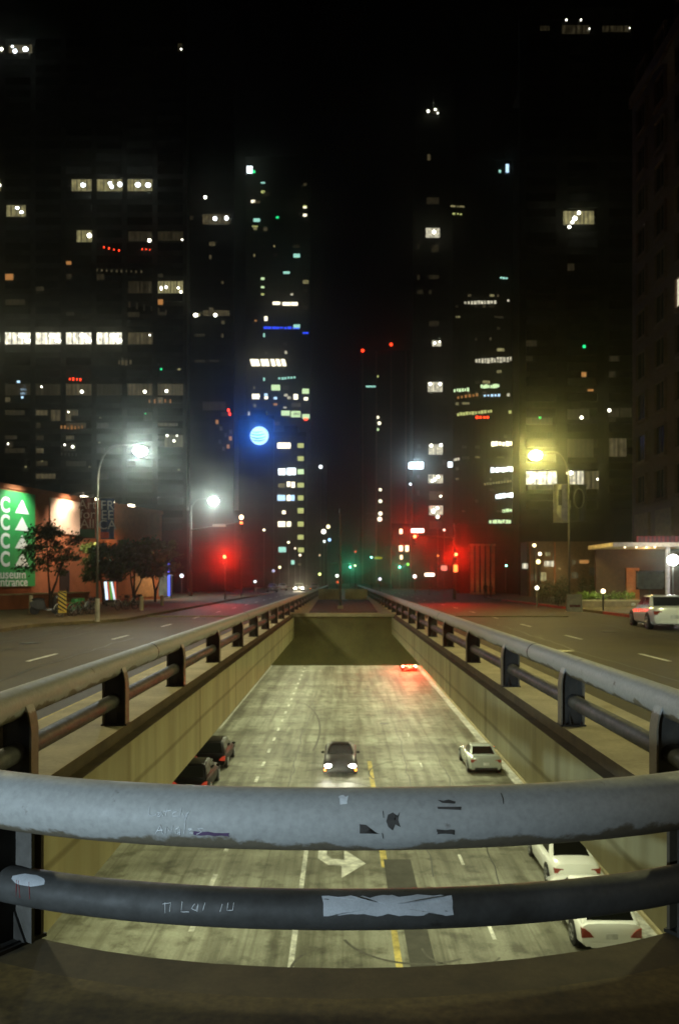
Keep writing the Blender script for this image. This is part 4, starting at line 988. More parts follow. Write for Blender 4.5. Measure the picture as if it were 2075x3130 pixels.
# ------------------------------------------------------------------ trees
leafm = mat('leaves', (0.05, 0.11, 0.022), 0.6, scale=1.5, var=0.5)
barkm = mat('bark', (0.07, 0.05, 0.035), 0.9, scale=8, var=0.3)
def tree(base, height, spread, label, clumps=26, leaves=42, seed=1, leaf=0.16, trunks=3, gaps=0.45):
    rnd = random.Random(seed); t = thing('street_tree', base, label, 'tree', 'trees in front of the museum')
    m = MB(); ends = []
    for k in range(trunks):
        a = 2*PI*k/trunks + rnd.random(); top = Vector((math.cos(a)*spread*0.35, math.sin(a)*spread*0.35, height*0.55))
        p = [Vector((0, 0, 0)), Vector((math.cos(a)*0.08, math.sin(a)*0.08, height*0.18)), top*0.6+Vector((0, 0, 0.05)), top]
        m.tube(p, [0.11, 0.09, 0.06, 0.04], seg=7)
        for j in range(4):
            b = a + rnd.uniform(-1.2, 1.2); e = top + Vector((math.cos(b)*spread*rnd.uniform(.2, .6), math.sin(b)*spread*rnd.uniform(.2, .6), height*rnd.uniform(.02, .40)))
            m.tube([top*rnd.uniform(.7, 1), (top+e)/2+Vector((0, 0, 0.1)), e], [0.035, 0.022, 0.01], seg=5); ends.append(e)
    m.build('trunk', barkm, t, smooth=True)
    cr = MB()
    for k in range(clumps):
        if k < len(ends): cpt = ends[k]
        else:
            a = rnd.random()*2*PI; rr = spread*math.sqrt(rnd.random()); cpt = Vector((math.cos(a)*rr, math.sin(a)*rr, height*rnd.uniform(0.46, 1.0)-rr*0.15))
        cs = rnd.uniform(0.25, 0.62)
        for j in range(int(leaves*cs*3.4)):
            d = Vector((rnd.gauss(0, 1), rnd.gauss(0, 1), rnd.gauss(0, 0.6))) * cs * 0.55
            c0 = cpt + d; n1 = Vector((rnd.gauss(0, 1), rnd.gauss(0, 1), rnd.gauss(0, 1))).normalized(); u = n1.orthogonal().normalized(); v = n1.cross(u)
            L = leaf*rnd.uniform(0.6, 1.2)
            cr.poly([c0-u*L, c0-v*L*0.45, c0+u*L, c0+v*L*0.45])
    me = cr.build('crown', leafm, t); return t
tree(W(155, 1850, 54).xy.to_3d(), 5.8, 2.0, 'open-crowned tree in front of the green museum banner', clumps=52, leaves=40, seed=3, leaf=0.13)
tree(W(318, 1835, 64).xy.to_3d(), 4.9, 1.9, 'dense low tree just right of the tall lamp post', clumps=52, leaves=66, seed=5)
tree(W(410, 1835, 62).xy.to_3d(), 5.2, 2.3, 'wide dark tree before the lit museum shopfront', clumps=64, leaves=66, seed=8)
tree(W(475, 1835, 72).xy.to_3d(), 5.6, 1.9, 'dark tree at the far end of the museum front', clumps=48, leaves=66, seed=11)

# ------------------------------------------------------------------ cars
glossy = dict(
    white=mat('white_car_paint', (0.82, 0.84, 0.80), 0.22, scale=1, var=0.04, coat=0.6),
    silver=mat('silver_car_paint', (0.42, 0.46, 0.43), 0.25, metal=0.3, scale=1, var=0.05, coat=0.6),
    black=mat('black_car_paint', (0.003, 0.003, 0.003), 0.35, scale=1, var=0.1, spec=0.08, coat=0.0),
    grey=mat('grey_car_paint', (0.05, 0.05, 0.05), 0.3, scale=1, var=0.1, coat=0.5))
rim_m = mat('alloy_rim', (0.35, 0.36, 0.36), 0.35, metal=0.8)
tail_off = mat('red_lens', (0.24, 0.03, 0.018), 0.15, var=0.1, spec=0.8)
tail_on = emit('tail_lamp_lit', (1.0, 0.22, 0.12), 60); tail_dim = emit('tail_lamp_glint', (1.0, 0.07, 0.02), 0.35)
head_on = emit('headlamp_lit', (1.0, 0.97, 0.88), 80); head_off = mat('headlamp_glass', (0.45, 0.47, 0.47), 0.1, var=0.1)
amber_on = emit('amber_marker', (1.0, 0.30, 0.02), 5); plate_m = mat('licence_plate', (0.55, 0.57, 0.55), 0.5)
STY = {
 'sedan': dict(W=1.82, body=[(-2.32, .76, .40, .64, .72), (-2.24, .90, .27, .84, .95), (-2.0, .97, .23, .90, 1.02), (-1.3, 1, .21, .92, 1.01), (-.3, 1, .2, .88, .95), (.9, 1, .2, .85, .93), (1.4, .99, .21, .79, .89), (2.0, .93, .23, .67, .77), (2.26, .83, .27, .55, .62), (2.34, .70, .38, .49, .53)],
               gb=(-1.62, 1.0), gr=(-.92, .25), zb=.94, zr=1.44, wb=.90, wr=.70, wheel=.33, wy=1.42),
 'suv': dict(W=1.86, body=[(-2.30, .80, .42, .76, .84), (-2.24, .94, .30, .90, .97), (-1.95, .99, .26, .94, 1.00), (-1.0, 1, .25, .94, .99), (.2, 1, .25, .92, .98), (1.0, 1, .25, .90, .98), (1.5, .98, .26, .86, .95), (2.05, .92, .3, .78, .88), (2.28, .80, .36, .62, .70), (2.34, .70, .46, .56, .60)],
               gb=(-2.18, .95), gr=(-1.66, .10), zb=.97, zr=1.58, wb=.92, wr=.72, wheel=.36, wy=1.38),
 'coupe': dict(W=1.92, body=[(-2.36, .76, .42, .68, .78), (-2.28, .92, .28, .90, 1.00), (-2.0, .99, .22, .94, 1.04), (-1.4, 1.02, .2, .94, 1.0), (-.3, .99, .19, .86, .93), (.8, .99, .19, .84, .93), (1.5, 1, .2, .80, .91), (2.1, .95, .22, .72, .82), (2.34, .86, .26, .60, .68), (2.40, .78, .36, .52, .56)],
               gb=(-1.55, .75), gr=(-.75, .02), zb=.93, zr=1.38, wb=.86, wr=.64, wheel=.35, wy=1.48),
}
def make_car(label, loc, rz, style, paint, lights='off', extra=(), name='parked_car', group=None):
    S = STY[style]; hw = S['W']/2; t = thing(name, loc, label, 'car', group, rz)
    pm = glossy[paint]; rings = []
    for (y, wf, z0, zs, zt_) in S['body']:
        w = hw*wf; zm = (z0+zs)/2
        half = [(w*0.86, z0), (w*0.97, z0+0.09), (w*1.0, zm), (w*0.985, zs-0.05), (w*0.94, zs), (w*0.80, zt_-0.01), (w*0.4, zt_+0.015)]
        rings.append([(x, y, z) for x, z in half] + [(-x, y, z) for x, z in half[::-1]])
    m = MB(); m.loft(rings); body = m.build('body', pm, t); smooth_angle(body, 38)
    # cabin
    (b0, b1), (r0, r1) = S['gb'], S['gr']; zb, zr = S['zb']-0.03, S['zr']; wb, wr = hw*S['wb'], hw*S['wr']
    def ring(f, z, shr=0.0):
        y0 = b0+(r0-b0)*f+shr; y1 = b1+(r1-b1)*f-shr; w = wb+(wr-wb)*f-shr; rr = 0.12; P = []
        for (cx, cy_, a0) in ((w-rr, y1-rr, 0), (-w+rr, y1-rr, 90), (-w+rr, y0+rr, 180), (w-rr, y0+rr, 270)):
            for k in range(4): a = R(a0+30*k); P.append((cx+rr*math.cos(a), cy_+rr*math.sin(a), z))
        return P
    m = MB(); m.loft([ring(0, zb), ring(0.5, zb+(zr-zb)*0.5), ring(0.93, zb+(zr-zb)*0.93), ring(1.0, zr, 0.03), ring(1.0, zr+0.03, 0.16)])
    cab = m.build('roof', pm, t); smooth_angle(cab, 50)
    def P3(side, u, v):   # side: F front, B back, L/R ; u along, v up
        y0 = b0+(r0-b0)*v; y1 = b1+(r1-b1)*v; w = wb+(wr-wb)*v; z = zb+(zr-zb)*v
        if side == 'F': return Vector((-w+2*w*u, y1, z))
        if side == 'B': return Vector((-w+2*w*u, y0, z))
        if side == 'L': return Vector((-w, y0+(y1-y0)*u, z))
        return Vector((w, y0+(y1-y0)*u, z))
    def pane(nm, side, u0, u1, v0, v1, out):
        m = MB(); q = [P3(side, u0, v0), P3(side, u1, v0), P3(side, u1-(0.0 if side in 'FB' else 0.0), v1), P3(side, u0, v1)]
        nn = (q[1]-q[0]).cross(q[3]-q[0]).normalized()
        if nn.dot(Vector(out)) < 0: nn = -nn
        m.prism([p + nn*0.008 for p in q], -nn*0.012); return m.build(nm, glass_dark, t)
    pane('windshield', 'F', .07, .93, .12, .90, (0, 1, 0.5)); pane('rear_window', 'B', .08, .92, .14, .90, (0, -1, 0.5))
    for sd, o_ in (('L', (-1, 0, .3)), ('R', (1, 0, .3))):
        pane('side_window', sd, .10, .50, .20, .88, o_); pane('side_window', sd, .54, .93, .20, .88, o_)
    # wheels
    wy = S['wy']; rw = S['wheel']
    for sx in (-1, 1):
        for sy in (-1, 1):
            m = MB(); m.cyl((sx*(hw-0.20), sy*wy, rw+0.02), (sx*(hw+0.006), sy*wy, rw+0.02), rw+0.06, seg=24); m.build('wheel_arch', black_rubber, t)
            m = MB(); m.cyl((sx*(hw-0.20), sy*wy, rw), (sx*(hw+0.016), sy*wy, rw), rw, seg=24); wh = m.build('wheel', black_rubber, t)
            m = MB()
            m.cyl((sx*(hw+0.0), sy*wy, rw), (sx*(hw+0.024), sy*wy, rw), rw*0.20, seg=12)
            for k in range(5):
                a = 2*PI*k/5; m.cyl((sx*(hw+0.018), sy*wy, rw), (sx*(hw+0.018), sy*wy+math.cos(a)*rw*0.62, rw+math.sin(a)*rw*0.62), 0.028, seg=6)
            m.tube([(sx*(hw+0.018), sy*wy+math.cos(2*PI*k/20)*rw*0.64, rw+math.sin(2*PI*k/20)*rw*0.64) for k in range(21)], 0.02, seg=6, caps=False)
            m.build('rim', rim_m, wh)
    fy = S['body'][-2][0]; ry = S['body'][1][0]; zf = S['body'][-2][3]; zrr = S['body'][1][3]
    for sx in (-1, 1):
        m = MB(); m.ball((sx*hw*0.70, fy-0.03, zf-0.0), 0.19, 14, (1.15, 0.55, 0.55)); m.build('headlight', head_on if lights == 'front' else head_off, t, smooth=True)
        if style == 'suv':
            m = MB(); m.prism([(sx*hw*0.955, ry-0.03, zrr-0.05), (sx*hw*0.945, ry-0.05, zrr-0.33), (sx*hw*0.58, ry-0.10, zrr-0.29), (sx*hw*0.70, ry-0.095, zrr-0.15), (sx*hw*0.84, ry-0.08, zrr-0.06)], (0, 0.13, 0))
        elif lights == 'rear':
            m = MB(); m.prism([(sx*hw*0.96, ry-0.05, zrr+0.02), (sx*hw*0.94, ry-0.07, zrr-0.28), (sx*hw*0.12, ry-0.08, zrr-0.20), (sx*hw*0.12, ry-0.07, zrr-0.0)], (0, 0.12, 0))
        else:
            m = MB(); m.prism([(sx*hw*0.92, ry-0.04, zrr-0.02), (sx*hw*0.90, ry-0.06, zrr-0.19), (sx*hw*0.52, ry-0.07, zrr-0.17), (sx*hw*0.56, ry-0.06, zrr-0.03)], (0, 0.12, 0))
        m.build('taillight', {'rear': tail_on, 'glint': tail_dim}.get(lights, tail_off), t)
        m = MB(); m.ball((sx*(hw+0.08), b1-0.30, zb+0.10), 0.12, 10, (0.9, 0.55, 0.65)); mi = m.build('wing_mirror', pm, t, smooth=True)
        if 'amber' in extra:
            m = MB(); m.ball((sx*hw*0.90, fy-0.06, zf-0.22), 0.10, 10, (0.8, 0.6, 0.8)); m.build('marker_light', amber_on, t, smooth=True)
    m = MB(); m.box((0, ry-0.075, zrr-0.27), (0.34, 0.02, 0.16)); m.build('licence_plate', plate_m, t)
    dk = black_rubber
    m = MB(); m.box((0, S['body'][0][0]+0.03, 0.36), (hw*1.35, 0.09, 0.17), bev=0.03); m.build('rear_bumper', dk if paint != 'white' else pm, t)
    m = MB(); m.box((0, S['body'][-1][0]-0.03, 0.44), (hw*1.0, 0.09, 0.16), bev=0.03); m.build('grille', dk, t)
    if 'spoiler' in extra:
        m = MB(); m.box((0, ry+0.16, zrr+0.14), (hw*1.5, 0.20, 0.035), bev=0.01); m.box((0, ry+0.16, zrr+0.09), (hw*0.9, 0.05, 0.10)); m.build('spoiler', pm, t)
    return t
# in the sunken road
make_car('white sport utility vehicle seen from behind, nearest car in the sunken road', (8.0, 25.9, LOW), R(-1), 'suv', 'white')
make_car('white saloon car parked ahead of the white utility vehicle', (8.45, 30.9, LOW), R(-1), 'sedan', 'white')
make_car('silver coupe with dark bumper parked by the right-hand wall', (8.2, 48.0, LOW), R(0), 'coupe', 'silver', extra=('spoiler',))
make_car('black coupe driving towards the viewer with headlights on', (-0.15, 47.6, LOW), PI, 'coupe', 'black', 'front', extra=('amber',), name='moving_car')
lamp('SPOT', (-0.9, 45.0, LOW+0.65), 90, (1, .95, .8), 'headlight_beam', target=(-0.9, 36, LOW), spot=70); lamp('SPOT', (0.25, 45.0, LOW+0.65), 90, (1, .95, .8), 'headlight_beam', target=(0.25, 36, LOW), spot=70)
lamp('SPOT', (-0.15, 45.0, LOW+0.75), 25, (1, .97, .9), 'headlight_beam', target=(0, 0, 2), spot=30, blend=1, size=0.3)
make_car('nearer of two black cars by the left-hand wall of the sunken road', (-7.85, 43.1, LOW), 0, 'suv', 'black', 'glint')
make_car('farther of two black cars by the left-hand wall of the sunken road', (-7.80, 49.0, LOW), 0, 'suv', 'black', 'glint')
make_car('car with brake lights glowing red at the far right of the sunken road', (8.05, 99.2, LOW), 0, 'sedan', 'grey', 'rear', name='moving_car')
lamp('POINT', (8.05, 96.2, LOW+0.95), 1500, (1.0, 0.05, 0.02), 'brake_glow', size=0.4)
lamp('SPOT', (8.05, 96.4, LOW+1.0), 14000, (1.0, 0.02, 0.005), 'brake_glow', target=(0, 0, 2), size=0.4, spot=14, blend=1)
# on the street
make_car('white saloon standing at the right-hand kerb of the upper street', (14.3, 36.0, STREET), R(-7), 'sedan', 'white')
make_car('silver car queueing at the far left of the upper street', W(832, 1793, 140).xy.to_3d()+Vector((0, 0, STREET)), R(8), 'sedan', 'silver')
make_car('pale car beyond the queueing silver car on the left street', W(862, 1780, 158).xy.to_3d()+Vector((0, 0, STREET)), R(8), 'sedan', 'silver')
make_car('car coming up the left street with dazzling headlights', W(915, 1795, 150).xy.to_3d()+Vector((0, 0, STREET)), PI, 'sedan', 'grey', 'front', name='moving_car')
p = W(915, 1788, 146); lamp('POINT', (p.x, 144.5, 0.6), 900, (1, .82, .62), 'headlight_glow', size=0.2)
t = make_car('far car showing one amber light beside the median railing', W(962, 1790, 165).xy.to_3d()+Vector((0, 0, STREET)), PI, 'sedan', 'grey', 'off', extra=('amber',), name='moving_car')

# ------------------------------------------------------------------ traffic signals
sig_body = mat('signal_housing', (0.03, 0.035, 0.03), 0.5)
RED = (1.0, 0.012, 0.004); GRN = (0.05, 1.0, 0.55)
red_on = emit('red_signal_lit', (1.0, 0.16, 0.04), 16); grn_on = emit('green_signal_lit', (0.25, 1.0, 0.75), 14); dark_lens = mat('unlit_lens', (0.02, 0.02, 0.02), 0.3)
def signal(px, py, Z, col, label, power=0, base_y=None, arm_to=None, pole=True, extra=None, r=0.15, group=None, lampsize=0.12):
    """three-lamp signal head at a place; pole straight down or on a mast arm from arm_to (px)"""
    h = W(px, py, Z); t = thing('traffic_light', (h.x, Z, 0), label, 'traffic light', group)
    zl = h.z; off = {'r': 0.36, 'g': -0.36}[col]
    zc = zl - off
    m = MB(); m.box((0, 0.12, zc), (0.36, 0.22, 1.12), bev=0.03); hd = m.build('signal_head', sig_body, t)
    for j, dz in enumerate((0.36, 0, -0.36)):
        on = (col == 'r' and j == 0) or (col == 'g' and j == 2)
        m = MB(); m.ball((0, 0.0, zc+dz), r, 12, (1, 0.35, 1)); m.build('lens', (red_on if col == 'r' else grn_on) if on else dark_lens, hd, smooth=True)
        m = MB(); n_ = 8; m.loft([[(math.cos(PI*k/n_)*0.16, y, zc+dz+math.sin(PI*k/n_)*0.16) for k in range(n_+1)] + [(math.cos(PI*k/n_)*0.15, y, zc+dz+math.sin(PI*k/n_)*0.15) for k in range(n_, -1, -1)] for y in (0, -0.2)]); m.build('visor', sig_body, hd)
    if arm_to:
        ax, ay_, top = arm_to; a = W(ax, ay_, Z); b = W(ax, top, Z)
        m = MB(); m.tube([(a.x-h.x, 0.3, -0.1), (a.x-h.x, 0.3, b.z)], [0.13, 0.07], seg=10); m.build('pole', pole_metal, t, smooth=True)
        m = MB(); m.tube([(a.x-h.x, 0.3, a.z), (0, 0.3, W(px, py-4, Z).z+0.0)], [0.09, 0.05], seg=8); m.build('mast_arm', pole_metal, t, smooth=True)
    elif pole:
        m = MB(); m.tube([(0, 0.3, -0.1), (0, 0.3, zc+0.7)], 0.07, seg=8); m.build('pole', pole_metal, t, smooth=True)
    if power:
        lamp('SPOT', (h.x, Z-0.3, zl), power, RED if col == 'r' else GRN, 'signal_light', target=(h.x*0.25, 0, 0.8), size=lampsize, spot=60, blend=1.0)
    return t
signal(687, 1702, 80, 'r', 'red traffic light glowing on the left side of the crossing', 3600)
signal(1393, 1695, 84, 'r', 'red traffic light glowing on a post right of the crossing', 3600)
signal(1267, 1640, 86, 'r', 'red traffic light at the end of a mast arm right of centre', 3200, arm_to=(1388, 1644, 1600))
signal(738, 1598, 97, 'r', 'dark signal on a mast arm below the far left street lamp', 0, arm_to=(584, 1620, 1545)) 
signal(1070, 1733, 165, 'g', 'large green traffic light left of the far cluster', 900)
signal(1135, 1704, 175, 'g', 'upper green traffic light beside a yellow street name plate', 260)
signal(1221, 1733, 165, 'g', 'large green traffic light right of the far cluster', 800)
signal(1476, 1704, 120, 'g', 'small green traffic light by the lit pillars', 0, r=0.12)
signal(1546, 1729, 120, 'g', 'small green traffic light before the shops on the right', 0, r=0.12)
def plate(px0, py0, px1, py1, Z, m_, label, cat='sign', thick=0.1, name='street_sign', pole=True):
    a = W(px0, py0, Z); b = W(px1, py1, Z); c_ = (a+b)/2; t = thing(name, (c_.x, Z, c_.z), label, cat)
    w, h = abs(b.x-a.x), abs(a.z-b.z)
    m = MB(); m.box((0, 0, 0), (w, thick, h), bev=min(w, h)*0.08); m.build('panel', m_, t)
    m = MB(); m.box2(-w/2-0.04, w/2+0.04, thick/2, thick/2+0.05, -h/2-0.04, h/2+0.04); m.build('frame', dark_metal, t)
    if pole: m = MB(); m.cyl((0, thick/2+0.1, -c_.z-0.1), (0, thick/2+0.1, h/2), 0.05, seg=8); m.build('post', pole_metal, t)
    return t
plate(1256, 1616, 1295, 1628, 85.5, emit('name_plate_glow', (1.0, 0.75, 0.7), 4), 'illuminated white street name sign above the red mast-arm signal', pole=False)
plate(650, 1602, 690, 1610, 96.5, emit('name_plate_dim', (0.5, 0.48, 0.35), 0.5), 'dim street name sign on the far left mast arm', pole=False)
plate(1145, 1702, 1168, 1709, 174.5, emit('name_plate_yellow', (0.5, 0.5, 0.02), 0.6), 'yellow-green name plate beside the far green light', pole=False)
plate(1386, 1726, 1398, 1748, 83.5, emit('walk_signal', (1.0, 0.25, 0.05), 3.0), 'glowing orange pedestrian signal under the right red light', pole=False, name='pedestrian_signal')
plate(1347, 1728, 1366, 1744, 96, emit('pink_sign', (0.8, 0.35, 0.25), 0.9), 'pinkish lit sign left of the right red light')
plate(1298, 1752, 1327, 1761, 110, emit('shop_strip', (1.0, 0.85, 0.7), 5), 'short bright white shop sign at street level right of centre')
warmw = emit('warm_window', (1.0, 0.66, 0.42), 2.6)
for (x0, y0, x1, y1, lb) in ((1220, 1617, 1230, 1632, 'warm lit window left of the name sign'), (1219, 1667, 1231, 1685, 'left of two warm lit windows under the red signal'), (1238, 1667, 1249, 1686, 'right of two warm lit windows under the red signal'), (1222, 1697, 1230, 1710, 'small pink lit window above the green light')):
    plate(x0, y0, x1, y1, 190, warmw, lb, 'lit window', name='lit_window', pole=False)
# block standing behind those windows
tower('low dark block behind the red mast-arm signal', 1196, 1262, 1600, 192, 20, crown=False, name='low_block')
tower('low dark block left of the median pole', 940, 1000, 1420, 300, 20, crown=False, name='low_block', base=(0.02, 0.014, 0.010))
tower('low dark block between the left towers', 560, 736, 1560, 200, 20, crown=False, name='low_block')
tower('long low dark podium beyond the crossing on the right', 1395, 1600, 1600, 140, 20, crown=False, name='low_block', base=(0.02, 0.014, 0.010))
tower('distant dark hedge-like block closing the view', 930, 1210, 1722, 520, 20, crown=False, name='low_block', base=(0.012, 0.014, 0.008))

# ------------------------------------------------------------------ small far lamps, each its own post or bracket
def far_lamp(px, py, Z, r, col, st, label, k=0):
    h = W(px, py, Z); t = thing('far_lamp', (h.x, Z, STREET), label, 'lamp')
    m = MB(); m.cyl((0, 0, 0), (0, 0, h.z-STREET), 0.05+Z*0.0002, seg=6); m.build('pole', pole_metal, t)
    m = MB(); m.ball((0, 0, h.z-STREET), r*0.78/F*Z, 12); m.build('globe', emit('far_%s' % label[:32], col, 1.0+st*0.35), t, smooth=True)
    return t
for a in ((738, 1581, 95, 9, (1, .78, .45), 8, 'orange globe lamp at the tip of the far left mast arm'), (807, 1620, 200, 5, (1, .85, .6), 6, 'tiny warm lamp left of the lit block'),
          (855, 1734, 190, 5, (1, .95, .5), 6, 'pale yellow lamp post on the far left kerb'), (882, 1658, 215, 5, (1, .95, .6), 5, 'small yellow lamp before the lit block'), (902, 1676, 215, 4, (1, .85, .6), 3, 'faint warm lamp before the lit block'),
          (917, 1697, 215, 5, (1, .85, .6), 4, 'small warm lamp at the foot of the lit block'), (780, 1778, 130, 5, (.85, .9, 1), 6, 'small white lamp low beside the queueing cars'), (836, 1745, 150, 6, (.5, .5, .7), 0.7, 'dim violet lamp above the queueing cars'),
          (556, 1760, 110, 7, (.75, .9, 1), 7, 'white globe lamp at the museum corner'), (525, 1757, 84, 5, (.7, .95, 1), 5, 'pale blue lamp by the museum glass door'),
          (1003, 1610, 260, 7, (1, .85, .5), 8, 'warm oval lamp left of the median pole'), (989, 1625, 260, 9, (1, .93, .8), 9, 'large white lamp left of the median pole'), (991, 1655, 260, 5, (.8, .9, .85), 5, 'small white lamp under the pair of lamps'),
          (1007, 1650, 260, 6, (.35, .6, 1), 5, 'blue-white lamp left of the median pole'), (977, 1755, 180, 5, (.9, 1, .3), 6, 'yellow-green lamp near street level'), (980, 1427, 290, 7, (.85, .95, 1), 8, 'white lamp high on a distant post'),
          (977, 1697, 210, 3, (1, .7, .4), 2, 'faint orange lamp near the far trees'), (1030, 1760, 185, 6, (.9, .95, .9), 7, 'white lamp just left of the median pole'), (1031, 1779, 186, 5, (1, .12, .03), 1.8, 'red lamp just left of the median pole'),
          (1085, 1729, 166, 4, (1, .9, .5), 5, 'small yellow lamp touching the left green light'), (1246, 1725, 175, 5, (.3, 1, .1), 3, 'small pure green lamp right of the green lights'), (1087, 1686, 180, 4, (.9, .08, .03), 1.2, 'small red lamp above the green lights'),
          (1161, 1770, 150, 6, (.8, .7, .85), 4, 'pinkish white lamp above the far roadway'), (1267, 1762, 130, 7, (1, .95, .9), 7, 'white globe lamp above the right roadway'), (1337, 1580, 160, 7, (1, .93, .75), 8, 'white lamp under the column of square windows'),
          (1254, 1480, 180, 5, (.85, .9, 1), 6, 'small white lamp below the strip sign'), (1357, 1620, 150, 5, (1, .7, .55), 4, 'small warm lamp by the right mast arm'), (1338, 1699, 140, 4, (.9, .5, .1), 2, 'small amber lamp beside the right red light'),
          (1632, 1667, 90, 7, (1, .85, .45), 9, 'upper yellow globe lamp outside the shops'), (1649, 1693, 90, 7, (1, .9, .6), 9, 'middle yellow globe lamp outside the shops'), (1644, 1717, 88, 9, (1, .8, .3), 9, 'lower yellow globe lamp outside the shops'),
          (1640, 1797, 62, 8, (1, .9, .65), 9, 'round bollard light left of the white board sign'), (1842, 1807, 52, 9, (1, .8, .5), 9, 'round bollard light right of the white board sign'), (1828, 1728, 80, 6, (1, .8, .35), 4, 'warm lamp over the planting on the right'),
          (1735, 1446, 97, 7, (1, .9, .6), 5, 'lamp on a bracket beside the warm upper window'), (130, 1830, 56, 0.01, (1, 1, 1), 0, ''))[:-1]:
    far_lamp(*a)

# ------------------------------------------------------------------ median pole, far planter
t = thing('median_pole', (W(1040, 0, 54).x, 54, 0), 'thin pole standing in the dark median bed on the centre line', 'pole')
m = MB(); top = W(1040, 1558, 54).z; m.tube([(0, 0, 0), (0, 0, top)], [0.09, 0.05], seg=12); m.build('shaft', pole_metal, t, smooth=True)
m = MB(); m.box2(-0.2, 0.2, -0.2, 0.2, 0, 0.25, bev=0.03); m.build('footing', concrete, t)
m = MB(); m.cyl((0, 0, top-0.2), (0, 0, top+0.1), 0.07, 0.03); m.build('cap', dark_metal, t)
# ------------------------------------------------------------------ left pavement: low wall, marker, bikes, plants
t = thing('low_wall', mus_world(-4, 3.6, 0), 'low brown wall under the green banner beside the left pavement', 'wall', rz=RZ)
m = MB(); m.box2(-8, s_of(150)+4, 0, 0.5, 0, 0.95); m.build('wall', orange_brick, t)
m = MB(); m.box2(-8.1, s_of(150)+4.1, -0.06, 0.56, 0.95, 1.05); m.build('coping', concrete, t)
p = W(192, 1893, 42); t = thing('hazard_marker', (p.x, 42, STREET+0.1), 'yellow and black striped hazard marker on the left kerb', 'sign')
m = MB(); m.cyl((0, 0.03, -0.1), (0, 0.03, 1.45), 0.03, seg=8); m.build('post', pole_metal, t)
m = MB(); m.box2(-0.22, 0.22, -0.02, 0, 0.30, 1.45); m.build('board', mat('hazard_yellow', (0.55, 0.38, 0.06), 0.5), t)
m = MB()
for k in range(6):
    z0 = 0.30 + k*0.22; P = [(-0.22, z0+0.20), (0.22, z0-0.10), (0.22, z0+0.0), (-0.22, z0+0.30)]
    P = [(x, min(1.45, max(0.30, z))) for x, z in P]
    m.prism([(x, -0.024, z) for x, z in P], (0, 0.004, 0))
m.build('stripes', black_rubber, t)
def bicycle(loc, rz, label, fend, frame):
    t = thing('bicycle', loc, label, 'bicycle', 'bicycles standing along the left kerb', rz)
    for x in (-0.5, 0.5):
        m = MB(); m.tube([(x+math.cos(2*PI*k/20)*0.33, 0, 0.34+math.sin(2*PI*k/20)*0.33) for k in range(21)], 0.022, seg=6, caps=False); wl = m.build('wheel', black_rubber, t)
        m = MB()
        for k in range(8): a = 2*PI*k/8; m.cyl((x, 0, 0.34), (x+math.cos(a)*0.32, 0, 0.34+math.sin(a)*0.32), 0.004, seg=4)
        m.cyl((x, -0.04, 0.34), (x, 0.04, 0.34), 0.03, seg=8); m.build('spokes', rim_m, wl)
    m = MB(); m.tube([(-0.5, 0, 0.34), (-0.12, 0, 0.30), (0.38, 0, 0.72)], 0.022, seg=6); m.tube([(-0.12, 0, 0.30), (-0.22, 0, 0.84)], 0.018, seg=6); m.tube([(-0.2, 0, 0.7), (0.38, 0, 0.78)], 0.02, seg=6)
    m.tube([(0.5, 0, 0.34), (0.36, 0, 0.95)], 0.02, seg=6); m.build('frame', frame, t)
    m = MB(); m.ball((-0.24, 0, 0.88), 0.12, 10, (1.1, 0.6, 0.35)); m.build('saddle', black_rubber, t, smooth=True)
    m = MB(); m.tube([(0.28, -0.28, 1.0), (0.36, -0.1, 0.97), (0.36, 0.1, 0.97), (0.28, 0.28, 1.0)], 0.016, seg=6); m.build('handlebar', dark_metal, t)
    m = MB(); m.loft([[(-0.5+math.cos(R(a))*r_, y, 0.34+math.sin(R(a))*r_) for r_, y in ((0.37, -0.03), (0.37, 0.03), (0.385, 0.03), (0.385, -0.03))] for a in range(20, 171, 15)]); m.build('rear_mudguard', fend, t)
    m = MB(); m.box((0.55, 0, 0.86), (0.26, 0.30, 0.16), bev=0.02); m.build('basket', frame, t)
redf = mat('red_mudguard', (0.45, 0.03, 0.02), 0.4); grf = mat('green_frame', (0.05, 0.22, 0.06), 0.4); whf = mat('white_mudguard', (0.5, 0.5, 0.45), 0.4); blf = mat('black_frame', (0.02, 0.02, 0.02), 0.4)
for (px, Z, rz, lb, f_, fr) in ((205, 43.5, 60, 'bicycle with green frame behind the striped marker', whf, grf), (232, 45, 75, 'green-framed bicycle between the marker and lamp post', redf, grf), (258, 46, 50, 'bicycle with red mudguard left of the lamp post', redf, blf), (282, 47, 80, 'black bicycle touching the lamp post', whf, blf),
                                (375, 53, 70, 'black bicycle beside the lit information board', whf, blf), (398, 54, 60, 'bicycle with red mudguard right of the lit board', redf, blf), (418, 56, 80, 'bicycle in front of the museum shopfront', whf, blf)):
    pp = W(px, 1800, Z); bicycle((pp.x, Z, 0), R(rz), lb, f_, fr)
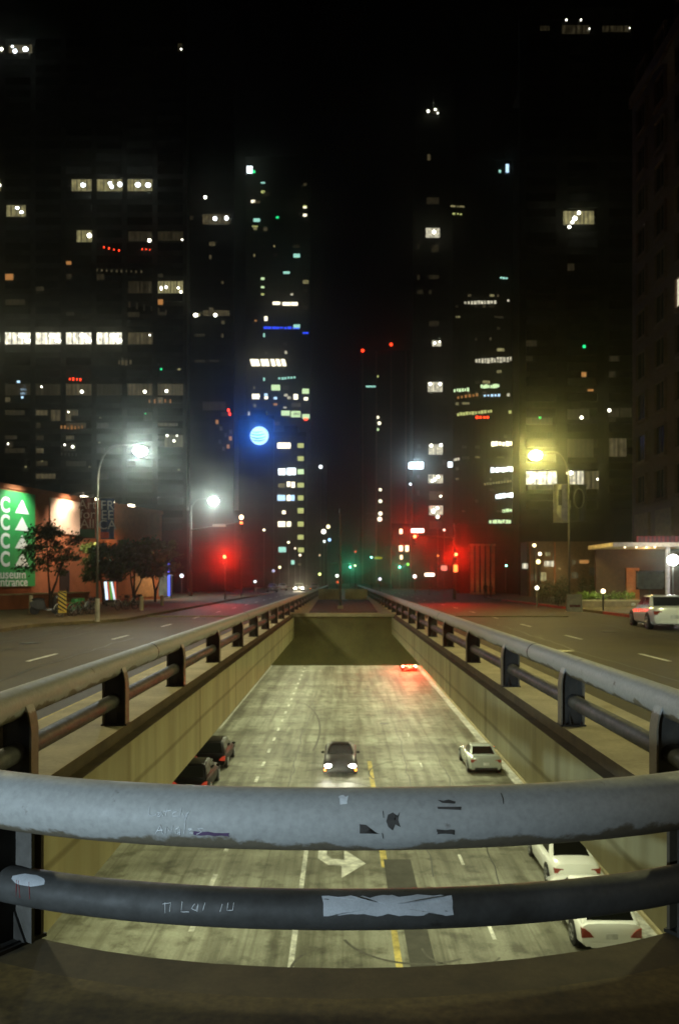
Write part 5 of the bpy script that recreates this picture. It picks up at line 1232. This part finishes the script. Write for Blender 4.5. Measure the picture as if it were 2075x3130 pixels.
# motor scooter under a dark cover
p = W(140, 1885, 46); t = thing('motor_scooter', (p.x, 46, 0), 'dark motor scooter parked left of the striped marker', 'scooter', rz=R(35))
for x in (-0.6, 0.6):
    m = MB(); m.cyl((x, -0.06, 0.27), (x, 0.06, 0.27), 0.27, seg=18); m.build('wheel', black_rubber, t)
m = MB(); m.loft([[(x, -w, z0), (x, w, z0), (x, w*0.8, z1), (x, -w*0.8, z1)] for x, w, z0, z1 in ((-0.85, .10, .50, .72), (-0.5, .18, .30, .85), (-0.1, .18, .28, .80), (0.05, .16, .22, .32), (0.35, .16, .22, .34), (0.45, .2, .3, 1.0), (0.6, .12, .5, 1.05))]); m.build('body', blf, t, smooth=False)
m = MB(); m.ball((-0.4, 0, 0.87), 0.3, 12, (1.3, 0.55, 0.3)); m.build('seat', black_rubber, t, smooth=True)
m = MB(); m.tube([(0.42, -0.33, 1.12), (0.52, 0, 1.08), (0.42, 0.33, 1.12)], 0.02, seg=6); m.cyl((0.62, 0, 0.3), (0.5, 0, 1.08), 0.03, seg=8); m.build('handlebar', dark_metal, t)
m = MB(); m.ball((0.6, 0, 0.98), 0.09, 10); m.build('headlight', head_off, t, smooth=True)
# agave-like planting
agave = mat('pale_spiky_leaves', (0.22, 0.24, 0.15), 0.6, var=0.3)
k = 0
for px, Z, lb in ((222, 50, 'spiky pale plant right of the striped marker'), (242, 51, 'spiky plant in the middle of the kerb planting'), (262, 52, 'tall spiky plant left of the lamp post'), (283, 53, 'spiky plant just behind the lamp post'), (345, 58, 'spiky plant below the lit board'), (385, 60, 'bushy spiky plant before the shopfront')):
    pp = W(px, 1800, Z); t = thing('spiky_plant', (pp.x, Z, 0), lb, 'plant', 'spiky plants on the left pavement'); m = MB(); rnd = random.Random(k); k += 1
    for j in range(26):
        a = rnd.random()*2*PI; el = rnd.uniform(0.5, 1.4); L = rnd.uniform(0.5, 0.95); d = Vector((math.cos(a)*math.cos(el), math.sin(a)*math.cos(el), math.sin(el))); u = Vector((-math.sin(a), math.cos(a), 0))*0.035
        m.prism([-u, u, d*L], d.cross(u).normalized()*0.008)
    m.build('leaves', agave, t); m = MB(); m.cyl((0, 0, 0), (0, 0, 0.12), 0.10, seg=10); m.build('stem', barkm, t)
# lit information board
p = W(339, 1800, 60); t = thing('information_board', (p.x, 60, 0), 'backlit poster board with white, green and red stripes before the museum', 'sign', rz=R(8))
m = MB(); m.box2(-0.5, 0.5, 0, 0.14, 0.25, 2.0, bev=0.02); m.build('case', dark_metal, t)
for (x0, x1, sk, cc, st) in ((-0.42, -0.22, 0.06, (0.7, 0.85, 1.0), 1.5), (-0.2, -0.08, 0.05, (0.6, 0.08, 0.03), 0.8), (-0.06, 0.10, 0.05, (0.15, 0.5, 0.08), 0.7), (0.10, 0.26, 0.12, (0.8, 0.9, 1.0), 1.2), (0.28, 0.42, 0.02, (0.6, 0.1, 0.04), 0.8)):
    m = MB(); m.prism([(x0+sk, -0.004, 0.5), (x1+sk, -0.004, 0.5), (x1-sk, -0.004, 1.85), (x0-sk, -0.004, 1.85)], (0, 0.004, 0)); m.build('poster_stripe', emit('poster_%d' % int(x0*100+100), cc, st), t)
m = MB(); m.box2(-0.35, -0.25, 0.02, 0.1, 0, 0.25); m.box2(0.25, 0.35, 0.02, 0.1, 0, 0.25); m.build('feet', dark_metal, t)
def bollard(px, Z, lb, h=0.95):
    pp = W(px, 1800, Z); t = thing('bollard', (pp.x, Z, 0), lb, 'bollard', 'pale bollards on the left kerb')
    m = MB(); m.cyl((0, 0, 0), (0, 0, h-0.08), 0.13, 0.12, seg=14); m.build('post', concrete, t); m = MB(); m.ball((0, 0, h-0.08), 0.12, 12, (1, 1, 0.6)); m.build('cap', concrete, t, smooth=True)
bollard(434, 52, 'pale bollard in front of the museum shopfront'); bollard(496, 62, 'small bollard on the bright kerb at the museum corner', 0.8); bollard(96, 47, 'thin dark bollard left of the scooter', 1.1)

# ------------------------------------------------------------------ right side: banners, canopy, planting, people
for (x0, x1, y0, y1, lb, colr) in ((1690, 1737, 1480, 1598, 'pale grey banner on the right street lamp', (0.60, 0.58, 0.45)), (1745, 1790, 1482, 1592, 'dark banner with an oval portrait frame on the right street lamp', (0.02, 0.022, 0.02))):
    Zb = 54.8; a = W(x0, y0, Zb); b = W(x1, y1, Zb); w, h = b.x-a.x, a.z-b.z
    t = thing('street_banner', (a.x, Zb, b.z), lb, 'banner'); m = MB(); N = 8
    m.loft([[(w*i/N, 0.03*math.sin(i*1.1), z) for i in range(N+1)] + [(w-w*i/N, 0.03*math.sin((N-i)*1.1)+0.012, z) for i in range(N+1)] for z in (0, h*0.5, h)])
    m.build('cloth', mat('cloth_%d' % x0, colr, 0.8), t); m = MB(); m.cyl((-0.1, 0, h+0.02), (w+0.1, 0, h+0.02), 0.025); m.cyl((-0.1, 0, -0.02), (w+0.1, 0, -0.02), 0.025); m.build('rods', dark_metal, t)
    if x0 == 1745:
        m = MB(); m.tube([(w/2+math.cos(2*PI*k/24)*w*0.34, -0.05, h*0.62+math.sin(2*PI*k/24)*h*0.27) for k in range(25)], 0.04, seg=6, caps=False); m.build('oval_ring', mat('grey_ring', (0.09, 0.09, 0.075), 0.8), t)
    else:
        m = MB(); m.prism([(0.03, -0.045, 0.05), (w-0.05, -0.045, 0.05), (w*0.5, -0.045, 0.25), (0.03, -0.045, 0.9)], (0, 0.008, 0)); m.build('corner_figure', mat('banner_pale', (0.55, 0.52, 0.36), 0.8), t)
        m = MB(); m.box2(w*0.3, w*0.55, -0.045, -0.037, h*0.45, h*0.86); m.build('dark_figure', mat('banner_dark', (0.09, 0.09, 0.07), 0.8), t)
# entrance canopy of the right-hand building
ZK = 56; a = W(1863, 1662, ZK)
t = thing('entrance_canopy', (a.x, ZK, 0), 'white-edged entrance canopy with columns and red lettering band at the right edge', 'canopy')
m = MB(); m.box2(0, 9, -0.6, 5, a.z-0.22, a.z+0.06); m.build('roof', mat('canopy_cream', (0.50, 0.42, 0.28), 0.6), t)
m = MB(); m.box2(1.6, 4.6, -0.75, -0.64, a.z+0.08, a.z+0.5); m.build('red_band', emit('red_letters', (0.5, 0.02, 0.01), 0.35, striped=0.8, period=0.3), t)
for x in (4.05, 8.4): m = MB(); m.cyl((x, 0, 0), (x, 0, a.z-0.22), 0.16, seg=16); m.build('column', mat('canopy_white', (0.55, 0.5, 0.42), 0.6), t)
for x in (0.9, 1.7, 2.4, 3.0): 
    m = MB(); m.ball((x, -0.4, a.z-0.27), 0.07, 10); m.build('downlight', emit('downlight', (1, .85, .55), 3), t, smooth=True)
m = MB(); m.box2(2.75, 3.75, 4.5, 4.6, 0, 2.9); m.build('orange_door', mat('orange_door', (0.42, 0.14, 0.03), 0.6), t)
m = MB(); m.box2(0.5, 10, 4.7, 5, 0, a.z-0.22); m.build('back_wall', mat('dark_brown_wall', (0.06, 0.03, 0.015), 0.8), t)
p = W(2055, 1712, 54); gl = thing('globe_lamp', (p.x, 54, 0), 'big dazzling white globe lamp under the canopy at the right edge', 'lamp')
m = MB(); m.ball((0, 0, p.z), 0.36, 20); m.build('globe', emit('big_globe', (0.92, 0.96, 1.0), 30), gl, smooth=True); m = MB(); m.cyl((0, 0, 0), (0, 0, p.z-0.3), 0.05, seg=8); m.build('post', pole_metal, gl)
lamp('POINT', (p.x-0.1, 53.5, p.z), 420, (0.95, 0.95, 1.0), 'globe_light', size=0.3); lamp('POINT', W(1975, 1690, 58.5), 90, (1.0, 0.62, 0.25), 'canopy_light', size=0.15)
t = plate(1945, 1746, 2028, 1800, 50, mat('grey_panel', (0.28, 0.33, 0.33), 0.6), 'grey blank sign panel standing before the canopy', pole=True, name='sign_panel')
# shop row at the foot of the dark tower
t = thing('shop_row', (W(1610, 0, 96).x, 96, 0), 'row of small warm shopfronts at the foot of the dark right tower', 'shops')
m = MB(); m.box2(0, 13, 0, 3.5, 0, 6.6); m.build('wall', mat('shop_stone', (0.16, 0.10, 0.06), 0.8), t)
for (x0, y0, x1, y1, k) in ((1666, 1688, 1680, 1700, 'ye'), (1662, 1715, 1692, 1732, 'wh'), (1688, 1690, 1694, 1715, 'dm'), (1746, 1712, 1757, 1726, 'dm'), (1770, 1712, 1797, 1722, 'og'), (1620, 1755, 1640, 1775, 'dm'), (1650, 1750, 1668, 1775, 'ye'), (1745, 1750, 1765, 1768, 'dm'), (1800, 1735, 1830, 1760, 'fa'), (1595, 1722, 1612, 1738, 'wh')):
    lit(t, 96, x0, y0, x1, y1, k)
m = MB(); m.box2(0.2, 0.35, -0.3, 0, 0, 6.5); m.box2(3.2, 3.35, -0.3, 0, 0, 6.5); m.build('pier', orange_brick, t)
lamp('POINT', (t.location.x+3, 93, 3.2), 160, (1.0, 0.75, 0.3), 'shop_light', size=0.2)
# lit pillars
for i, px in enumerate((1442, 1458, 1474, 1490, 1506)):
    pp = W(px, 1790, 108); lbn = ('leftmost', 'second', 'middle', 'fourth', 'rightmost')[i]
    t = thing('stone_pillar', (pp.x, 108, 0), lbn + ' of the five orange-lit pillars right of the red light', 'pillar', 'orange-lit pillars')
    m = MB(); m.box2(-0.2, 0.2, -0.2, 0.2, 0.3, 6.6); m.build('shaft', mat('pillar_stone', (0.40, 0.22, 0.10), 0.8), t)
    m = MB(); m.box2(-0.28, 0.28, -0.28, 0.28, 0, 0.3); m.build('base', concrete, t); m = MB(); m.box2(-0.28, 0.28, -0.28, 0.28, 6.6, 6.85); m.build('capital', concrete, t)
lamp('SPOT', (W(1474, 0, 106).x, 104.8, 0.3), 70, (1.0, 0.6, 0.3), 'pillar_uplight', target=(W(1474, 0, 108).x, 108, 4.0), spot=110, size=0.2)
# planting with ground lights
t = thing('planter', (W(1765, 0, 58).x, 58, 0), 'long low stone planter in front of the canopy', 'planter'); m = MB(); m.box2(0, 4.6, 0, 0.9, 0, 0.5); m.build('box', mat('planter_stone', (0.2, 0.15, 0.08), 0.8), t); m = MB(); m.box2(-0.05, 4.65, -0.05, 0, 0.44, 0.54); m.build('rim', concrete, t)
bushm = mat('bush_leaves', (0.10, 0.16, 0.02), 0.6, scale=4, var=0.4)
def bush(px, Z, r, h, lb, seed, m_=bushm, zb=0.0, cat='bush', n=420, name='bush'):
    pp = W(px, 1790, Z); t = thing(name, (pp.x, Z, zb), lb, cat); rnd = random.Random(seed); m = MB()
    for j in range(n):
        d = Vector((rnd.gauss(0, 1), rnd.gauss(0, 1), rnd.gauss(0, 1))).normalized()*(rnd.random()**0.4); c0 = Vector((d.x*r, d.y*r, h*0.55+d.z*h*0.5)); c0 *= 1+0.15*math.sin(d.x*7+seed)
        n1 = Vector((rnd.gauss(0, 1), rnd.gauss(0, 1), rnd.gauss(0, 1))).normalized(); u = n1.orthogonal().normalized(); v = n1.cross(u); L = rnd.uniform(.04, .09)
        m.poly([c0-u*L, c0-v*L*.5, c0+u*L, c0+v*L*.5])
    m.build('foliage', m_, t); m = MB(); m.cyl((0, 0, 0), (0, 0, h*0.6), 0.03, seg=6); m.build('stem', barkm, t)
for i, (px, wd) in enumerate(((1780, 'leftmost'), (1810, 'second'), (1842, 'middle'), (1880, 'fourth'), (1920, 'rightmost'))):
    bush(px, 58.4, 0.5, 0.65, wd + ' of the green lit bushes in the long planter', i, zb=0.45)
lamp('POINT', (W(1810, 0, 58).x, 57.4, 1.25), 26, (0.9, 1.0, 0.4), 'planter_light', size=0.05); lamp('POINT', (W(1915, 0, 58).x, 57.4, 1.25), 26, (0.9, 1.0, 0.4), 'planter_light', size=0.05)
dkb = mat('dark_cypress', (0.03, 0.04, 0.015), 0.8)
for i, (px, wd) in enumerate(((1780, 'leftmost'), (1812, 'second'), (1868, 'third'), (1902, 'rightmost'))): bush(px, 66, 0.35, 2.4, wd + ' dark upright shrub behind the planter', 20+i, dkb, name='upright_shrub', cat='shrub')
bush(1705, 60, 1.15, 2.0, 'big dark rounded hedge left of the white board sign', 31, dkb, n=1800, name='hedge')
bush(1658, 70, 0.6, 1.5, 'mottled pale shrub beside the round bollard light', 33, mat('pale_shrub', (0.14, 0.15, 0.08), 0.7), n=600)
# A-board sign
p = W(1754, 1800, 49); t = thing('board_sign', (p.x, 49, -0.0), 'white folding board sign with red lettering on the right pavement', 'sign', rz=R(-4))
m = MB(); m.prism([(-0.45, -0.25, 0.05), (0.45, -0.25, 0.05), (0.45, 0, 1.1), (-0.45, 0, 1.1)], (0, 0.03, 0)); m.build('front_panel', mat('board_white', (0.75, 0.73, 0.6), 0.6), t)
m = MB(); m.prism([(-0.45, 0.27, 0.05), (0.45, 0.27, 0.05), (0.45, 0.03, 1.1), (-0.45, 0.03, 1.1)], (0, 0.02, 0)); m.build('back_panel', mat('board_white', (0.75, 0.73, 0.6), 0.6), t)
m = MB(); q = [(-0.33, -0.195, 0.32), (0.33, -0.195, 0.32), (0.33, -0.163, 0.46), (-0.33, -0.163, 0.46)]; m.prism(q, (0, -0.004, 0)); m.build('red_lettering', mat('faded_red', (0.25, 0.05, 0.04), 0.7), t)

# people: skinned figures standing at the corner
def person(loc, rz, label, coat, legs, hairc, h=1.74, carry=False):
    t = thing('person', loc, label, 'person', rz=rz)
    V = []; E = []; RAD = []
    def v(x, y, z, r, parent=None):
        V.append((x*h, y*h, z*h)); RAD.append(r*h); i = len(V)-1
        if parent is not None: E.append((parent, i))
        return i
    pel = v(0, 0, .53, .078); ch = v(0, .01, .66, .075, pel); ch2 = v(0, .015, .76, .082, ch); nk = v(0, .005, .835, .033, ch2); hd0 = v(0, .012, .875, .05, nk); hd1 = v(0, .015, .925, .062, hd0); v(0, .005, .965, .045, hd1)
    v(0, .062, .91, .012, hd1)
    for s in (-1, 1):
        a = v(s*.105, 0, .79, .036, ch2); b = v(s*.135, -.01, .63, .028, a); c_ = v(s*.135, .045, .49, .019, b); hnd = v(s*.132, .06, .45, .018, c_)
        for f in range(4): g_ = v(s*(.120+.008*f), .066, .428, .0050, hnd); v(s*(.120+.008*f), .062, .405-.002*(f % 2), .0045, g_)
        th = v(s*.115, .075, .440, .0055, hnd)
        hp = v(s*.05, 0, .50, .056, pel); kn = v(s*.055, .01+.02*s, .28, .036, hp); an = v(s*.055, -.02+.03*s, .045, .024, kn); v(s*.06, .05+.03*s, .018, .022, an)
    me = D.meshes.new('body'); me.from_pydata(V, E, []); o = D.objects.new('body', me); COL.objects.link(o); o.parent = t
    sk = o.modifiers.new('skin', 'SKIN'); 
    for i, sv in enumerate(me.skin_vertices[0].data): sv.radius = (RAD[i], RAD[i]*0.85); sv.use_root = (i == 0)
    sb = o.modifiers.new('sub', 'SUBSURF'); sb.levels = 1; sb.render_levels = 1
    me.materials.append(coat); 
    m = MB(); m.ball((0, -.002*h, .945*h), 0.072*h, 12, (0.95, 1.05, 0.95)); m.build('hair', hairc, t, smooth=True)
    m = MB(); m.loft([[(math.cos(2*PI*k/14)*w*h, math.sin(2*PI*k/14)*d*h+.01*h, z*h) for k in range(14)] for z, w, d in ((.47, .100, .072), (.55, .095, .070), (.66, .090, .068), (.76, .106, .066), (.815, .075, .05), (.83, .035, .035))]); m.build('jacket', coat, t, smooth=True)
    return t
ct = mat('dark_coat', (0.02, 0.017, 0.015), 0.9); ct2 = mat('brown_coat', (0.035, 0.022, 0.015), 0.9); hairm = mat('dark_hair', (0.015, 0.01, 0.008), 0.8)
p = W(1483, 1805, 88); person((p.x, 88, 0), R(160), 'person in dark clothes, left of the pair standing by the lit pillars', ct, ct, hairm)
p = W(1499, 1805, 88.5); person((p.x, 88.5, 0), R(200), 'person in brown coat, right of the pair standing by the lit pillars', ct2, ct, hairm, 1.7)

# ------------------------------------------------------------------ night air
hz = D.materials.new('night_haze'); hz.use_nodes = True; n = hz.node_tree; n.nodes.clear()
pv = n.nodes.new('ShaderNodeVolumePrincipled'); pv.inputs['Color'].default_value = (0.9, 0.95, 0.78, 1)
pv.inputs['Density'].default_value = 0.0008; pv.inputs['Anisotropy'].default_value = 0.962
mo = n.nodes.new('ShaderNodeOutputMaterial'); n.links.new(pv.outputs[0], mo.inputs['Volume'])
m = MB(); m.box2(-130, 130, -25, 640, LOW-1.5, 160); o = m.build('haze', hz); o['kind'] = 'stuff'; o['label'] = 'thin night haze'
o.visible_shadow = True
